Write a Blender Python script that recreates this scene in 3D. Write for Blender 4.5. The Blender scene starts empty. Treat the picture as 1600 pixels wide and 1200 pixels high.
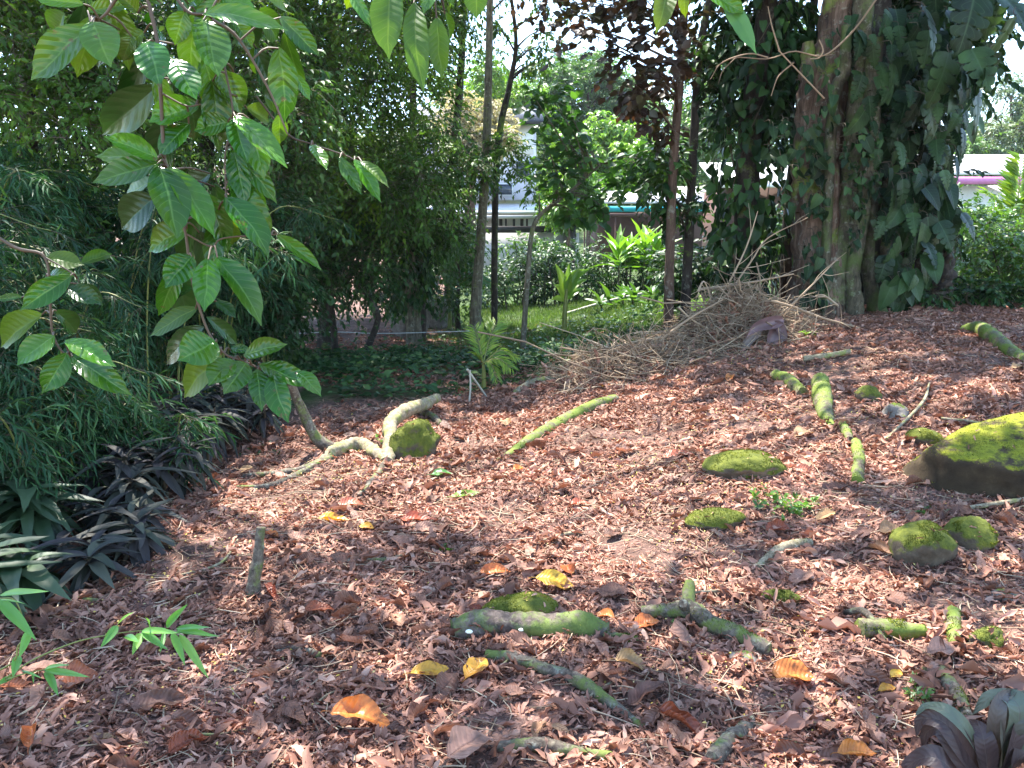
import bpy, math, random
import numpy as np
from mathutils import Vector, Matrix

rng = np.random.default_rng(11)
random.seed(5)
C = bpy.context.scene.collection
R = math.radians
F = 1232.0
PITCH = math.atan(220 / F)
EYE = 1.6
ct, st = math.cos(PITCH), math.sin(PITCH)
SUN = np.array([-0.22, 0.40, 0.93]); SUN = SUN / np.linalg.norm(SUN)

# ------------------------------------------------------------------ noise
def _h(*k):
    n = np.zeros(np.broadcast(*k).shape, dtype=np.int64)
    for i, a in enumerate(k):
        n = n * 374761393 + a.astype(np.int64) * (668265263 + 1274126177 * i)
        n = (n ^ (n >> 13)) & 0x7fffffff
    n = (n * 1274126177) & 0x7fffffff
    n = n ^ (n >> 15)
    return (n & 0xffff) / 65535.0

def vn2(x, y):
    x = np.asarray(x, float); y = np.asarray(y, float)
    xi, yi = np.floor(x), np.floor(y); fx, fy = x - xi, y - yi
    fx = fx * fx * (3 - 2 * fx); fy = fy * fy * (3 - 2 * fy)
    a, b, c, d = _h(xi, yi), _h(xi + 1, yi), _h(xi, yi + 1), _h(xi + 1, yi + 1)
    return (a * (1 - fx) + b * fx) * (1 - fy) + (c * (1 - fx) + d * fx) * fy - .5

def vn3(p):
    p = np.asarray(p, float); i = np.floor(p); f = p - i; f = f * f * (3 - 2 * f)
    o = 0
    for dx in (0, 1):
        for dy in (0, 1):
            for dz in (0, 1):
                w = (f[..., 0] if dx else 1 - f[..., 0]) * (f[..., 1] if dy else 1 - f[..., 1]) * (f[..., 2] if dz else 1 - f[..., 2])
                o = o + w * _h(i[..., 0] + dx, i[..., 1] + dy, i[..., 2] + dz)
    return o - .5

def sst(a, b, x):
    t = np.clip((np.asarray(x, float) - a) / (b - a), 0, 1)
    return t * t * (3 - 2 * t)

# ------------------------------------------------------------------ terrain and camera maths
def H(x, y):
    x = np.asarray(x, float); y = np.asarray(y, float)
    h = 0.62 * sst(-0.8, 5.2, x) * sst(1.5, 10.5, y) * (1 - 0.55 * sst(14, 24, y))
    h = h - 0.22 * sst(9.0, 12.5, y) * (1 - sst(-0.5, 3.2, x))
    h = h + 0.25 * sst(2.6, 6.0, -x) * (1 - sst(8, 13, y))
    h = h + 0.10 * vn2(x * .55 + 3.1, y * .55) + 0.05 * vn2(x * 1.7, y * 1.7 + 9)
    h = h + 16 * sst(70, 170, y) + 3 * sst(40, 120, y) * vn2(x * .03, y * .03)
    return h

def ray(px, py):
    u, v = (px - 800) / F, (600 - py) / F
    return np.array([u, ct + v * st, -st + v * ct])

def P(px, py, d):
    r = ray(px, py)
    return np.array([0, 0, EYE]) + r * (d / r[1])

def G(px, py, dmax=60):
    r = ray(px, py); t = 1.0
    while t < dmax:
        p = np.array([0, 0, EYE]) + r * t
        if p[2] < H(p[0], p[1]):
            lo, hi = t - .06 - t * .01, t
            for _ in range(20):
                m = (lo + hi) / 2; p = np.array([0, 0, EYE]) + r * m
                if p[2] < H(p[0], p[1]): hi = m
                else: lo = m
            return p
        t += .05 + t * .01
    return np.array([0, 0, EYE]) + r * dmax

def onG(x, y, dz=0.0):
    return np.array([x, y, float(H(x, y)) + dz])

def proj(p):
    p = np.asarray(p, float); q = p - np.array([0, 0, EYE])
    zf = q[..., 1] * ct - q[..., 2] * st
    return 800 + F * q[..., 0] / zf, 600 - F * (q[..., 1] * st + q[..., 2] * ct) / zf, zf

def nrm(a):
    a = np.asarray(a, float)
    return a / (np.linalg.norm(a, axis=-1, keepdims=True) + 1e-12)

# ------------------------------------------------------------------ mesh builder
class MB:
    def __init__(s):
        s.V, s.U, s.Rn, s.Fc, s.Mi, s.n = [], [], [], [], [], 0
    def add(s, v, f, uv=None, rnd=0.5, mat=0):
        v = np.asarray(v, float); f = np.asarray(f, np.int64)
        n = len(v)
        s.V.append(v); s.U.append(np.zeros((n, 2)) if uv is None else np.asarray(uv, float))
        s.Rn.append(np.broadcast_to(np.asarray(rnd, float), (n,)).copy())
        s.Fc.append(f + s.n); s.Mi.append(np.full(len(f), mat, np.int32)); s.n += n
        return s
    def build(s, name, mats, parent=None, origin=None, smooth=True):
        V = np.concatenate(s.V)
        o = origin if origin is not None else (ROOT[parent.name] if parent is not None else np.zeros(3))
        V = V - np.asarray(o)
        me = bpy.data.meshes.new(name)
        nl = sum(f.size for f in s.Fc); npoly = sum(len(f) for f in s.Fc)
        me.vertices.add(len(V)); me.vertices.foreach_set('co', V.astype(np.float32).ravel())
        me.loops.add(nl); me.polygons.add(npoly)
        lv = np.concatenate([f.ravel() for f in s.Fc]).astype(np.int32)
        me.loops.foreach_set('vertex_index', lv)
        tot = np.concatenate([np.full(len(f), f.shape[1]) for f in s.Fc])
        me.polygons.foreach_set('loop_start', (np.cumsum(tot) - tot).astype(np.int32))
        me.polygons.foreach_set('material_index', np.concatenate(s.Mi))
        if smooth: me.polygons.foreach_set('use_smooth', np.ones(npoly, bool))
        me.update(calc_edges=True)
        ul = me.uv_layers.new(name='UVMap')
        ul.data.foreach_set('uv', np.concatenate(s.U)[lv].astype(np.float32).ravel())
        at = me.attributes.new('rnd', 'FLOAT', 'POINT')
        at.data.foreach_set('value', np.concatenate(s.Rn).astype(np.float32))
        for m in (mats if isinstance(mats, (list, tuple)) else [mats]): me.materials.append(m)
        ob = bpy.data.objects.new(name, me); C.objects.link(ob)
        if parent is not None: ob.parent = parent; ROOT[ob.name] = np.asarray(o)
        else: ob.location = o
        return ob

ROOT = {}
def tag(o, label=None, cat=None, group=None, kind=None):
    if label: o['label'] = label
    if cat: o['category'] = cat
    if group: o['group'] = group
    if kind: o['kind'] = kind
    return o
def thing(name, label, cat, loc, group=None):
    o = bpy.data.objects.new(name, None); o.empty_display_size = .1; C.objects.link(o); o.location = loc
    ROOT[o.name] = np.asarray(loc, float)
    return tag(o, label, cat, group)
def single(name, mb, mats, label, cat, origin, group=None, smooth=True):
    return tag(mb.build(name, mats, None, origin, smooth), label, cat, group)

# ------------------------------------------------------------------ shape helpers
def frames(Pt):
    T = nrm(np.gradient(Pt, axis=0)); N = []
    a = np.array([0, 0, 1.]) if abs(T[0][2]) < .9 else np.array([1., 0, 0])
    n = nrm(a - T[0] * np.dot(a, T[0]))
    for t in T:
        n = nrm(n - t * np.dot(n, t)); N.append(n)
    N = np.array(N); return T, N, np.cross(T, N)

def spline(pts, n):
    pts = np.asarray(pts, float); k = len(pts)
    if k == 2: return pts[0] + (pts[1] - pts[0]) * np.linspace(0, 1, n)[:, None]
    q = np.vstack([2 * pts[0] - pts[1], pts, 2 * pts[-1] - pts[-2]])
    t = np.linspace(0, k - 1 - 1e-9, n); i = t.astype(int); u = (t - i)[:, None]
    a, b, c, d = q[i], q[i + 1], q[i + 2], q[i + 3]
    return .5 * (2 * b + (c - a) * u + (2 * a - 5 * b + 4 * c - d) * u ** 2 + (3 * b - a - 3 * c + d) * u ** 3)

def tube(mb, pts, rad, sides=10, n=None, rough=0.12, flute=0.0, nfl=4, mat=0, rnd=None, cap=True, seed=0., freq=None):
    n = n or max(4, len(pts) * 5)
    Pt = spline(pts, n); r = np.interp(np.linspace(0, 1, n), np.linspace(0, 1, len(rad)), rad)
    T, N, B = frames(Pt)
    a = np.linspace(0, 2 * np.pi, sides, endpoint=False)
    ca, sa = np.cos(a), np.sin(a)
    D = N[:, None] * ca[None, :, None] + B[:, None] * sa[None, :, None]
    rr = r[:, None] * np.ones(sides)[None]
    if flute: rr = rr * (1 + flute * np.sin(nfl * a[None] + seed + 2.5 * np.linspace(0, 1, n)[:, None]))
    V = Pt[:, None] + D * rr[..., None]
    if rough:
        fr = freq or (1.6 / max(r.mean(), .004))
        V = V + D * (rr * rough * 2 * (vn3(V * fr + seed * 7.3) + .55 * vn3(V * fr * 2.7 + 5) + .3 * vn3(V * fr * 6.5 + 9)))[..., None]
    idx = np.arange(n * sides).reshape(n, sides)
    f = np.stack([idx[:-1], np.roll(idx[:-1], -1, 1), np.roll(idx[1:], -1, 1), idx[1:]], -1).reshape(-1, 4)
    L = np.concatenate([[0], np.cumsum(np.linalg.norm(np.diff(Pt, axis=0), axis=1))])
    uv = np.stack([np.broadcast_to(a / (2 * np.pi), (n, sides)), np.broadcast_to(L[:, None], (n, sides))], -1).reshape(-1, 2)
    mb.add(V.reshape(-1, 3), f, uv, rng.random() if rnd is None else rnd, mat)
    if cap:
        for e, k in ((0, 1), (n - 1, -1)):
            c = Pt[e] - T[e] * r[e] * .15 * k; ring = V[e]
            v = np.vstack([ring, c]); i = np.arange(sides)
            ff = np.stack([np.roll(i, -1) if k == 1 else i, i if k == 1 else np.roll(i, -1), np.full(sides, sides)], -1)
            mb.add(v, ff, None, .5 if rnd is None else rnd, mat)
    return Pt

def many_tubes(mb, PT, RD, sides=3, mat=0, rnd=None):
    """PT (K,S,3) RD (K,S): many thin twigs at once"""
    K, S, _ = PT.shape
    d = nrm(PT[:, -1] - PT[:, 0]); a = np.where(np.abs(d[:, 2:3]) < .8, np.array([[0, 0, 1.]]), np.array([[1., 0, 0]]))
    n = nrm(np.cross(d, a)); b = np.cross(d, n)
    an = np.linspace(0, 2 * np.pi, sides, endpoint=False)
    D = n[:, None] * np.cos(an)[None, :, None] + b[:, None] * np.sin(an)[None, :, None]
    V = PT[:, :, None] + D[:, None] * RD[:, :, None, None]
    idx = np.arange(K * S * sides).reshape(K, S, sides)
    f = np.stack([idx[:, :-1], np.roll(idx[:, :-1], -1, 2), np.roll(idx[:, 1:], -1, 2), idx[:, 1:]], -1).reshape(-1, 4)
    rr = (rng.random(K) if rnd is None else np.broadcast_to(rnd, (K,)))
    mb.add(V.reshape(-1, 3), f, None, np.repeat(rr, S * sides), mat)

def wid(kind):
    if kind == 'oval': return lambda v: np.sin(np.pi * np.clip(v, 0, 1) ** .92) ** .8 * (1 - .12 * v) + .0
    if kind == 'acum':   # oval blade with a drawn-out drip tip
        return lambda v: np.where(v < .86, np.sin(np.pi * np.clip(v / .97, 0, 1) ** 1.0) ** .72, 0.34 * ((1 - v) / .14) ** 1.1)
    if kind == 'lance': return lambda v: np.sin(np.pi * np.clip(v, 0, 1) ** .65) ** .9
    if kind == 'heart': return lambda v: np.clip(1.02 * np.cos(v * np.pi / 2 * .99) ** .75, 0, 1) * (0.75 + .6 * np.clip(v, 0, .25))
    if kind == 'round': return lambda v: np.sqrt(np.clip(1 - (2 * v - 1) ** 2, 0, 1))

def leaf_t(kind, w, nl=8, nw=4, fold=.25, droop=.15, ripple=0., nv=8, curl=0., twist=0., wob=0., seed=0):
    """leaf along +y, unit long, w = half width; returns verts, quads, uv"""
    v = np.linspace(0, 1, nl + 1); u = np.linspace(-1, 1, nw + 1)
    U, Vv = np.meshgrid(u, v)
    W = np.maximum(wid(kind)(Vv), 0.012) * w
    x = U * W; y = Vv.copy(); z = fold * np.abs(x) - droop * Vv ** 2
    if ripple: z = z + ripple * np.abs(U) ** .8 * np.cos(2 * np.pi * (Vv * nv - np.abs(U) * 1.1)) * W / w
    if curl:   # roll the blade about its length
        a = x / w * curl; z = z + w * (1 - np.cos(a)) / max(abs(curl), .3); x = w * np.sin(a) / curl
    if twist:
        a = twist * (Vv - .3); x, z = x * np.cos(a) - z * np.sin(a), x * np.sin(a) + z * np.cos(a)
    if wob:
        q = np.stack([x * 5 + seed, y * 5, z * 5], -1)
        z = z + wob * vn3(q + 11.3); x = x + wob * .6 * vn3(q + 37.1)
    V = np.stack([x, y, z], -1).reshape(-1, 3)
    idx = np.arange((nl + 1) * (nw + 1)).reshape(nl + 1, nw + 1)
    f = np.stack([idx[:-1, :-1], idx[:-1, 1:], idx[1:, 1:], idx[1:, :-1]], -1).reshape(-1, 4)
    uv = np.stack([U * .5 + .5, Vv], -1).reshape(-1, 2)
    return V, f, uv

def leaf_s(w, fold=.3, droop=.2, at=.42):
    V = np.array([[0, 0, 0], [-w, at, fold * w], [0, 1, -droop], [w, at, fold * w], [0, at, -droop * at * at]])
    f = np.array([[0, 4, 1], [1, 4, 2], [0, 3, 4], [4, 3, 2]])
    uv = np.array([[.5, 0], [0, at], [.5, 1], [1, at], [.5, at]])
    return V, f, uv

def leaf_m(w, fold=.3, droop=.25):   # 8-sided rounder leaf with drip tip, 6 faces
    V = np.array([[0, 0, 0], [-w * .8, .22, fold * w * .8 - droop * .05], [-w, .5, fold * w - droop * .25], [-w * .45, .8, fold * w * .45 - droop * .64], [0, 1.0, -droop],
                  [w * .45, .8, fold * w * .45 - droop * .64], [w, .5, fold * w - droop * .25], [w * .8, .22, fold * w * .8 - droop * .05], [0, .5, -droop * .25]])
    f = np.array([[0, 8, 1], [1, 8, 2], [2, 8, 3], [3, 8, 4], [0, 7, 8], [7, 6, 8], [6, 5, 8], [5, 4, 8]])
    uv = np.stack([V[:, 0] / w * .5 + .5, V[:, 1]], -1)
    return V, f, uv

def basis(d, n):
    Y = nrm(d); X = nrm(np.cross(Y, n)); Z = np.cross(X, Y); return X, Y, Z

def inst(mb, T, pos, X, Y, Z, sc, rnd, mat=0, wsc=None):
    V, f, uv = T; N = len(pos); k = len(V)
    sc = np.broadcast_to(sc, (N,)); wsc = sc if wsc is None else sc * wsc
    W = pos[:, None] + wsc[:, None, None] * V[None, :, 0:1] * X[:, None] + sc[:, None, None] * (V[None, :, 1:2] * Y[:, None] + V[None, :, 2:3] * Z[:, None])
    ff = (f[None] + (np.arange(N) * k)[:, None, None]).reshape(-1, f.shape[1])
    mb.add(W.reshape(-1, 3), ff, np.tile(uv, (N, 1)), np.repeat(np.broadcast_to(rnd, (N,)), k), mat)

def rdir(n, flat=1.0):
    d = rng.normal(size=(n, 3)); d[:, 2] *= flat; return nrm(d)

def twig_leaves(mb, o, d, L, M, leaf, ll, droop=.5, spread=.9, rr=(0, 1), up=1.0, stem=None, stem_r=.004, lmat=0, fan=0.0):
    """K twigs with M leaves each, leaves alternating down the twig"""
    K = len(o); t = np.linspace(.22, 1, M)[None, :, None]
    g = np.array([0, 0, -1.])
    pos = o[:, None] + d[:, None] * (L[:, None, None] * t) + g * (droop * L[:, None, None] * t ** 2 * .6)
    tan = nrm(d[:, None] + g * (droop * t * 1.2))
    side = nrm(np.cross(tan, np.array([0, 0, 1.]) + rng.normal(0, .25, (K, M, 3))))
    sgn = np.where((np.arange(M) + rng.integers(0, 2, (K, 1))) % 2 == 0, 1., -1.)[..., None]
    sp = spread * (1 - fan * t)
    ld = nrm(tan + side * sgn * sp + g * droop * rng.uniform(.2, 1.0, (K, M, 1)) + rng.normal(0, .2, (K, M, 3)))
    nn = nrm(np.array([0, 0, up]) + rng.normal(0, .45, (K, M, 3)) - .25 * ld)
    X, Y, Z = basis(ld.reshape(-1, 3), nn.reshape(-1, 3))
    base = rng.uniform(rr[0], rr[1], K)
    rn = np.clip(base[:, None] + rng.normal(0, .12, (K, M)), 0, 1).ravel()
    inst(mb, leaf, pos.reshape(-1, 3), X, Y, Z, ll * rng.uniform(.65, 1.2, K * M), rn, lmat)
    if stem is not None:
        ts = np.linspace(0, 1, 4)[None, :, None]
        PT = o[:, None] + d[:, None] * (L[:, None, None] * ts) + g * (droop * L[:, None, None] * ts ** 2 * .6)
        many_tubes(mb, PT, np.broadcast_to(stem_r * np.array([1, .8, .6, .35]), (K, 4)), 3, stem)

def crown(mb, clumps, ntw, M, leaf, ll, droop=.5, flat=.75, rr=(0, 1), stem=1, spread=.9, stem_r=.004, inner=.45, fan=0.):
    for c, r in clumps:
        c = np.asarray(c, float); r = np.asarray(r, float) * np.ones(3)
        d = rdir(ntw, flat)
        o = c + d * r * rng.uniform(0, inner, (ntw, 1)) + rng.normal(0, .12, (ntw, 3)) * r
        L = r.mean() * rng.uniform(.5, .95, ntw)
        b = rng.uniform(*rr)
        twig_leaves(mb, o, nrm(d + rng.normal(0, .35, d.shape)), L, M, leaf, ll, droop, spread,
                    (max(0, b - .25), min(1, b + .25)), 1.0, stem, stem_r, 0, fan)

def box(mb, lo, hi, mat=0, rnd=.5):
    lo, hi = np.array(lo, float), np.array(hi, float)
    v = np.array([[(lo, hi)[i & 1][0], (lo, hi)[(i >> 1) & 1][1], (lo, hi)[i >> 2][2]] for i in range(8)])
    f = [[0, 2, 3, 1], [4, 5, 7, 6], [0, 1, 5, 4], [2, 6, 7, 3], [0, 4, 6, 2], [1, 3, 7, 5]]
    mb.add(v, f, None, rnd, mat)

def slab(mb, a, b, c, d, th, mat=0):   # thick quad sheet, corners in order
    q = np.array([a, b, c, d], float); n = nrm(np.cross(q[1] - q[0], q[3] - q[0]))
    v = np.vstack([q, q + n * th])
    f = [[3, 2, 1, 0], [4, 5, 6, 7], [0, 1, 5, 4], [1, 2, 6, 5], [2, 3, 7, 6], [3, 0, 4, 7]]
    mb.add(v, f, None, .5, mat)

def stone(c, r, seed, nu=60, nv=36, amp=.22, sharp=.0, yaw=0.):
    u = np.linspace(0, 2 * np.pi, nu, endpoint=False); v = np.linspace(0.02, np.pi - .02, nv)
    Vv, U = np.meshgrid(v, u, indexing='ij')
    n = np.stack([np.sin(Vv) * np.cos(U), np.sin(Vv) * np.sin(U), np.cos(Vv)], -1)
    k = 1 + amp * 2 * vn3(n * 1.25 + seed * 3.7) + amp * .7 * vn3(n * 3.1 + seed) + amp * .40 * vn3(n * 7 + seed) + amp * .22 * vn3(n * 15 + seed) + .03 * vn3(n * 30 + seed)
    if sharp:    # planar facets
        fd = nrm(np.random.default_rng(int(seed * 10)).normal(size=(9, 3)))
        mx = (n @ fd.T).max(-1); k = k * (1 - sharp + sharp * .86 / np.maximum(mx, .55))
    p = n * k[..., None] * np.asarray(r)
    cy, sy = math.cos(yaw), math.sin(yaw)
    p = np.stack([p[..., 0] * cy - p[..., 1] * sy, p[..., 0] * sy + p[..., 1] * cy, p[..., 2]], -1) + np.asarray(c)
    idx = np.arange(nu * nv).reshape(nv, nu)
    f = np.stack([idx[:-1], idx[1:], np.roll(idx[1:], -1, 1), np.roll(idx[:-1], -1, 1)], -1).reshape(-1, 4)
    return p.reshape(-1, 3), f

def moss_tufts(V, f, n, size, zmin=.25, thr=-.08, seed=0, zlo=None):
    """short moss blades scattered over the upper faces of a surface"""
    a, b, c = V[f[:, 0]], V[f[:, 1]], V[f[:, 2]]; d = V[f[:, 3]] if f.shape[1] == 4 else c
    nn = np.cross(c - a, d - b); A = np.linalg.norm(nn, axis=1); nz = nn / (A[:, None] + 1e-9)
    cen = (a + b + c + d) / 4
    w = A * (nz[:, 2] + .35 * 2 * vn3(cen * 9 + seed) > zmin) * (vn3(cen * 14 + seed + 3) > thr)
    if zlo is not None: w = w * (cen[:, 2] > zlo)
    if w.sum() <= 0: return None
    k = rng.choice(len(f), n, p=w / w.sum())
    s, t = rng.random((2, n, 1))
    p = (a[k] * (1 - s) + b[k] * s) * (1 - t) + (d[k] * (1 - s) + c[k] * s) * t
    dr = nrm(nz[k] + rng.normal(0, .55, (n, 3)))
    X, Y, Z = basis(dr, rng.normal(size=(n, 3)))
    mb = MB(); T = (np.array([[-.18, 0, 0], [.18, 0, 0], [.05, 1, .1]]), np.array([[0, 1, 2]]), np.zeros((3, 2)))
    rn = np.clip(.5 + 1.1 * vn3(p * 7 + seed) + rng.normal(0, .15, n), 0, 1)
    inst(mb, T, p - nz[k] * size * .1, X, Y, Z, size * rng.uniform(.5, 1.2, n), rn)
    return mb
# ------------------------------------------------------------------ materials
class NT:
    def __init__(s, name):
        s.m = bpy.data.materials.new(name); s.m.use_nodes = True; s.t = s.m.node_tree
        s.t.nodes.clear(); s.out = s.t.nodes.new('ShaderNodeOutputMaterial')
    def n(s, typ, ins=None, **kw):
        nd = s.t.nodes.new('ShaderNode' + typ)
        for k, v in kw.items(): setattr(nd, k, v)
        for k, v in (ins or {}).items():
            if isinstance(v, bpy.types.NodeSocket): s.t.links.new(v, nd.inputs[k])
            else: nd.inputs[k].default_value = v
        return nd
    def math(s, op, a, b=0.0, c=None):
        ins = {0: a, 1: b}
        if c is not None: ins[2] = c
        return s.n('Math', ins, operation=op).outputs[0]
    def ramp(s, fac, stops, interp='LINEAR'):
        r = s.n('ValToRGB', {0: fac}); cr = r.color_ramp; cr.interpolation = interp
        while len(cr.elements) < len(stops): cr.elements.new(.5)
        for e, (p, c) in zip(cr.elements, stops): e.position = p; e.color = (*c, 1) if len(c) == 3 else c
        return r.outputs[0]
    def mix(s, f, a, b, bt='MIX'):
        nd = s.n('Mix', data_type='RGBA', blend_type=bt)
        for k, v in ((0, f), (6, a), (7, b)):
            if isinstance(v, bpy.types.NodeSocket): s.t.links.new(v, nd.inputs[k])
            else: nd.inputs[k].default_value = (*v, 1) if isinstance(v, tuple) and len(v) == 3 else v
        return nd.outputs[2]
    def noise(s, scale, detail=4, vec=None, rough=.6, dist=0.):
        ins = {'Scale': scale, 'Detail': detail, 'Roughness': rough, 'Distortion': dist}
        if vec is not None: ins['Vector'] = vec
        return s.n('TexNoise', ins).outputs[0]
    def pos(s): return s.n('NewGeometry').outputs['Position']
    def done(s, sh):
        s.t.links.new(sh, s.out.inputs[0]); return s.m

def stops(cols):
    k = len(cols); return [(i / (k - 1), c) for i, c in enumerate(cols)]

def leaf_mat(name, cols, rough=.42, tr=.3, trc=(1.25, 1.35, .6), spec=.5, veins=0, bump=.0, clump=.5, vein_col=None, spots=False, cs=.9, blem=0.):
    b = NT(name)
    a = b.n('Attribute', attribute_name='rnd').outputs['Fac']
    col = b.ramp(a, stops(cols))
    if clump:
        nz = b.noise(cs, 2, b.pos())
        k = b.n('MapRange', {0: nz, 1: .3, 2: .7, 3: 1 - clump, 4: 1 + clump * .6}).outputs[0]
        col = b.mix(1.0, col, b.n('CombineColor', {0: k, 1: k, 2: k}).outputs[0], 'MULTIPLY')
    nrmo = None
    if veins:
        uv = b.n('UVMap').outputs[0]; sx = b.n('SeparateXYZ', {0: uv})
        u = b.math('ABSOLUTE', b.math('SUBTRACT', b.math('MULTIPLY', sx.outputs[0], 2.0), 1.0))
        ph = b.math('FRACT', b.math('SUBTRACT', b.math('MULTIPLY', sx.outputs[1], float(veins)), b.math('MULTIPLY', b.math('POWER', u, 1.3), b.math('ADD', 1.2, b.math('MULTIPLY', b.noise(5, 2, b.n('TexCoord').outputs['Object']), .8)))))
        tri = b.math('ABSOLUTE', b.math('SUBTRACT', ph, .5))      # 0.5 on the vein, 0 between
        lat = b.n('MapRange', {0: tri, 1: .43, 2: .5, 3: 0., 4: 1.}).outputs[0]
        mid = b.n('MapRange', {0: u, 1: .0, 2: .09, 3: 1., 4: 0.}).outputs[0]
        vv = b.math('MAXIMUM', b.math('MULTIPLY', lat, .55), mid)
        col = b.mix(b.math('MULTIPLY', vv, .55), col, vein_col or (.25, .36, .10))
        ht = b.math('ADD', b.math('MULTIPLY', tri, -1.0), b.math('MULTIPLY', b.noise(40, 3, b.n('TexCoord').outputs['Object']), .4))
        ht = b.math('SUBTRACT', ht, b.math('MULTIPLY', mid, .5))
        nrmo = b.n('Bump', {'Strength': bump or .5, 'Distance': .004, 'Height': ht}).outputs[0]
    if blem:
        s3 = b.noise(23, 4, b.n('TexCoord').outputs['Object'], .75); s4 = b.noise(4, 2, b.n('TexCoord').outputs['Object'])
        col = b.mix(b.n('MapRange', {0: s4, 1: .45, 2: .65, 3: 0., 4: blem * .6}).outputs[0], col, (.13, .17, .02))
        col = b.mix(b.n('MapRange', {0: s3, 1: .64, 2: .68, 3: 0., 4: blem}).outputs[0], col, (.11, .07, .025))
    if spots:
        s1 = b.noise(26, 4, b.n('TexCoord').outputs['Object'], .7)
        col = b.mix(b.n('MapRange', {0: s1, 1: .52, 2: .68, 3: 0., 4: .9}).outputs[0], col, (.09, .035, .015))
        s2 = b.noise(7, 3, b.n('TexCoord').outputs['Object'], .6)
        col = b.mix(b.n('MapRange', {0: s2, 1: .45, 2: .65, 3: 0., 4: .5}).outputs[0], col, (.30, .08, .02))
    ins = {'Base Color': col, 'Roughness': rough, 'Specular IOR Level': spec}
    if nrmo is not None: ins['Normal'] = nrmo
    p = b.n('BsdfPrincipled', ins).outputs[0]
    if tr:
        tc = b.mix(1.0, col, trc, 'MULTIPLY')
        t = b.n('BsdfTranslucent', {'Color': tc}).outputs[0]
        p = b.n('MixShader', {0: tr, 1: p, 2: t}).outputs[0]
    return b.done(p)

def bark_mat(name, cols, scale=1., moss=0., mosscol=(.09, .13, .02), lichen=0., bump=.6, stretch=.18):
    b = NT(name); tc = b.n('TexCoord').outputs['Object']
    mp = b.n('Mapping', {'Vector': tc, 'Scale': (1, 1, stretch)}).outputs[0]
    a = b.noise(14 * scale, 6, mp, .7, .6); c = b.noise(3.2 * scale, 4, tc)
    col = b.ramp(b.math('ADD', b.math('MULTIPLY', a, .7), b.math('MULTIPLY', c, .3)), [(.36, cols[0]), (.5, cols[1]), (.63, cols[2])])
    if lichen:
        l = b.noise(9 * scale, 5, tc, .65)
        col = b.mix(b.n('MapRange', {0: l, 1: .56, 2: .64, 3: 0., 4: lichen}).outputs[0], col, (.33, .34, .27))
    if moss:
        l = b.noise(2.2 * scale, 6, tc, .7)
        col = b.mix(b.n('MapRange', {0: l, 1: .62 - moss * .35, 2: .72 - moss * .3, 3: 0., 4: .92}).outputs[0], col,
                    b.mix(b.noise(30 * scale, 3, tc), mosscol, tuple(x * 2.2 for x in mosscol)))
    h = b.math('ADD', a, b.math('MULTIPLY', b.noise(55 * scale, 3, tc), .35))
    nm = b.n('Bump', {'Strength': bump, 'Distance': .02 / scale, 'Height': h}).outputs[0]
    return b.done(b.n('BsdfPrincipled', {'Base Color': col, 'Roughness': .85, 'Specular IOR Level': .25, 'Normal': nm}).outputs[0])

def rock_mat(name, stonecols, moss=.5, mosscols=((.045, .075, .008), (.20, .24, .02)), up=True):
    b = NT(name); tc = b.n('TexCoord').outputs['Object']
    a = b.noise(9, 8, tc, .65); col = b.ramp(a, [(.3, stonecols[0]), (.55, stonecols[1]), (.72, stonecols[2])])
    gz = b.n('SeparateXYZ', {0: b.n('NewGeometry').outputs['Normal']}).outputs[2]
    nz = b.noise(5, 6, tc, .7)
    f = b.math('ADD', b.math('MULTIPLY', gz, .55 if up else .15), b.math('MULTIPLY', b.math('SUBTRACT', nz, .5), 1.6))
    f = b.n('MapRange', {0: f, 1: .45 - moss * .6, 2: .6 - moss * .6, 3: 0., 4: 1.}).outputs[0]
    m = b.ramp(b.noise(22, 6, tc, .75), [(.3, mosscols[0]), (.7, mosscols[1])])
    col = b.mix(f, col, m)
    h = b.math('ADD', b.math('MULTIPLY', b.noise(28, 6, tc, .7), .6), b.math('MULTIPLY', b.math('MULTIPLY', b.noise(150, 2, tc), f), .7))
    nm = b.n('Bump', {'Strength': .7, 'Distance': .012, 'Height': h}).outputs[0]
    return b.done(b.n('BsdfPrincipled', {'Base Color': col, 'Roughness': .9, 'Specular IOR Level': .25, 'Normal': nm}).outputs[0])

def plain_mat(name, col, rough=.6, var=.15, scale=4., streak=False):
    b = NT(name); tc = b.n('TexCoord').outputs['Object']
    v = b.n('Mapping', {'Vector': tc, 'Scale': (1, 1, .15)}).outputs[0] if streak else tc
    k = b.n('MapRange', {0: b.noise(scale, 5, v), 1: .3, 2: .7, 3: 1 - var, 4: 1 + var * .4}).outputs[0]
    c = b.mix(1.0, col, b.n('CombineColor', {0: k, 1: k, 2: k}).outputs[0], 'MULTIPLY')
    return b.done(b.n('BsdfPrincipled', {'Base Color': c, 'Roughness': rough}).outputs[0])

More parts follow.
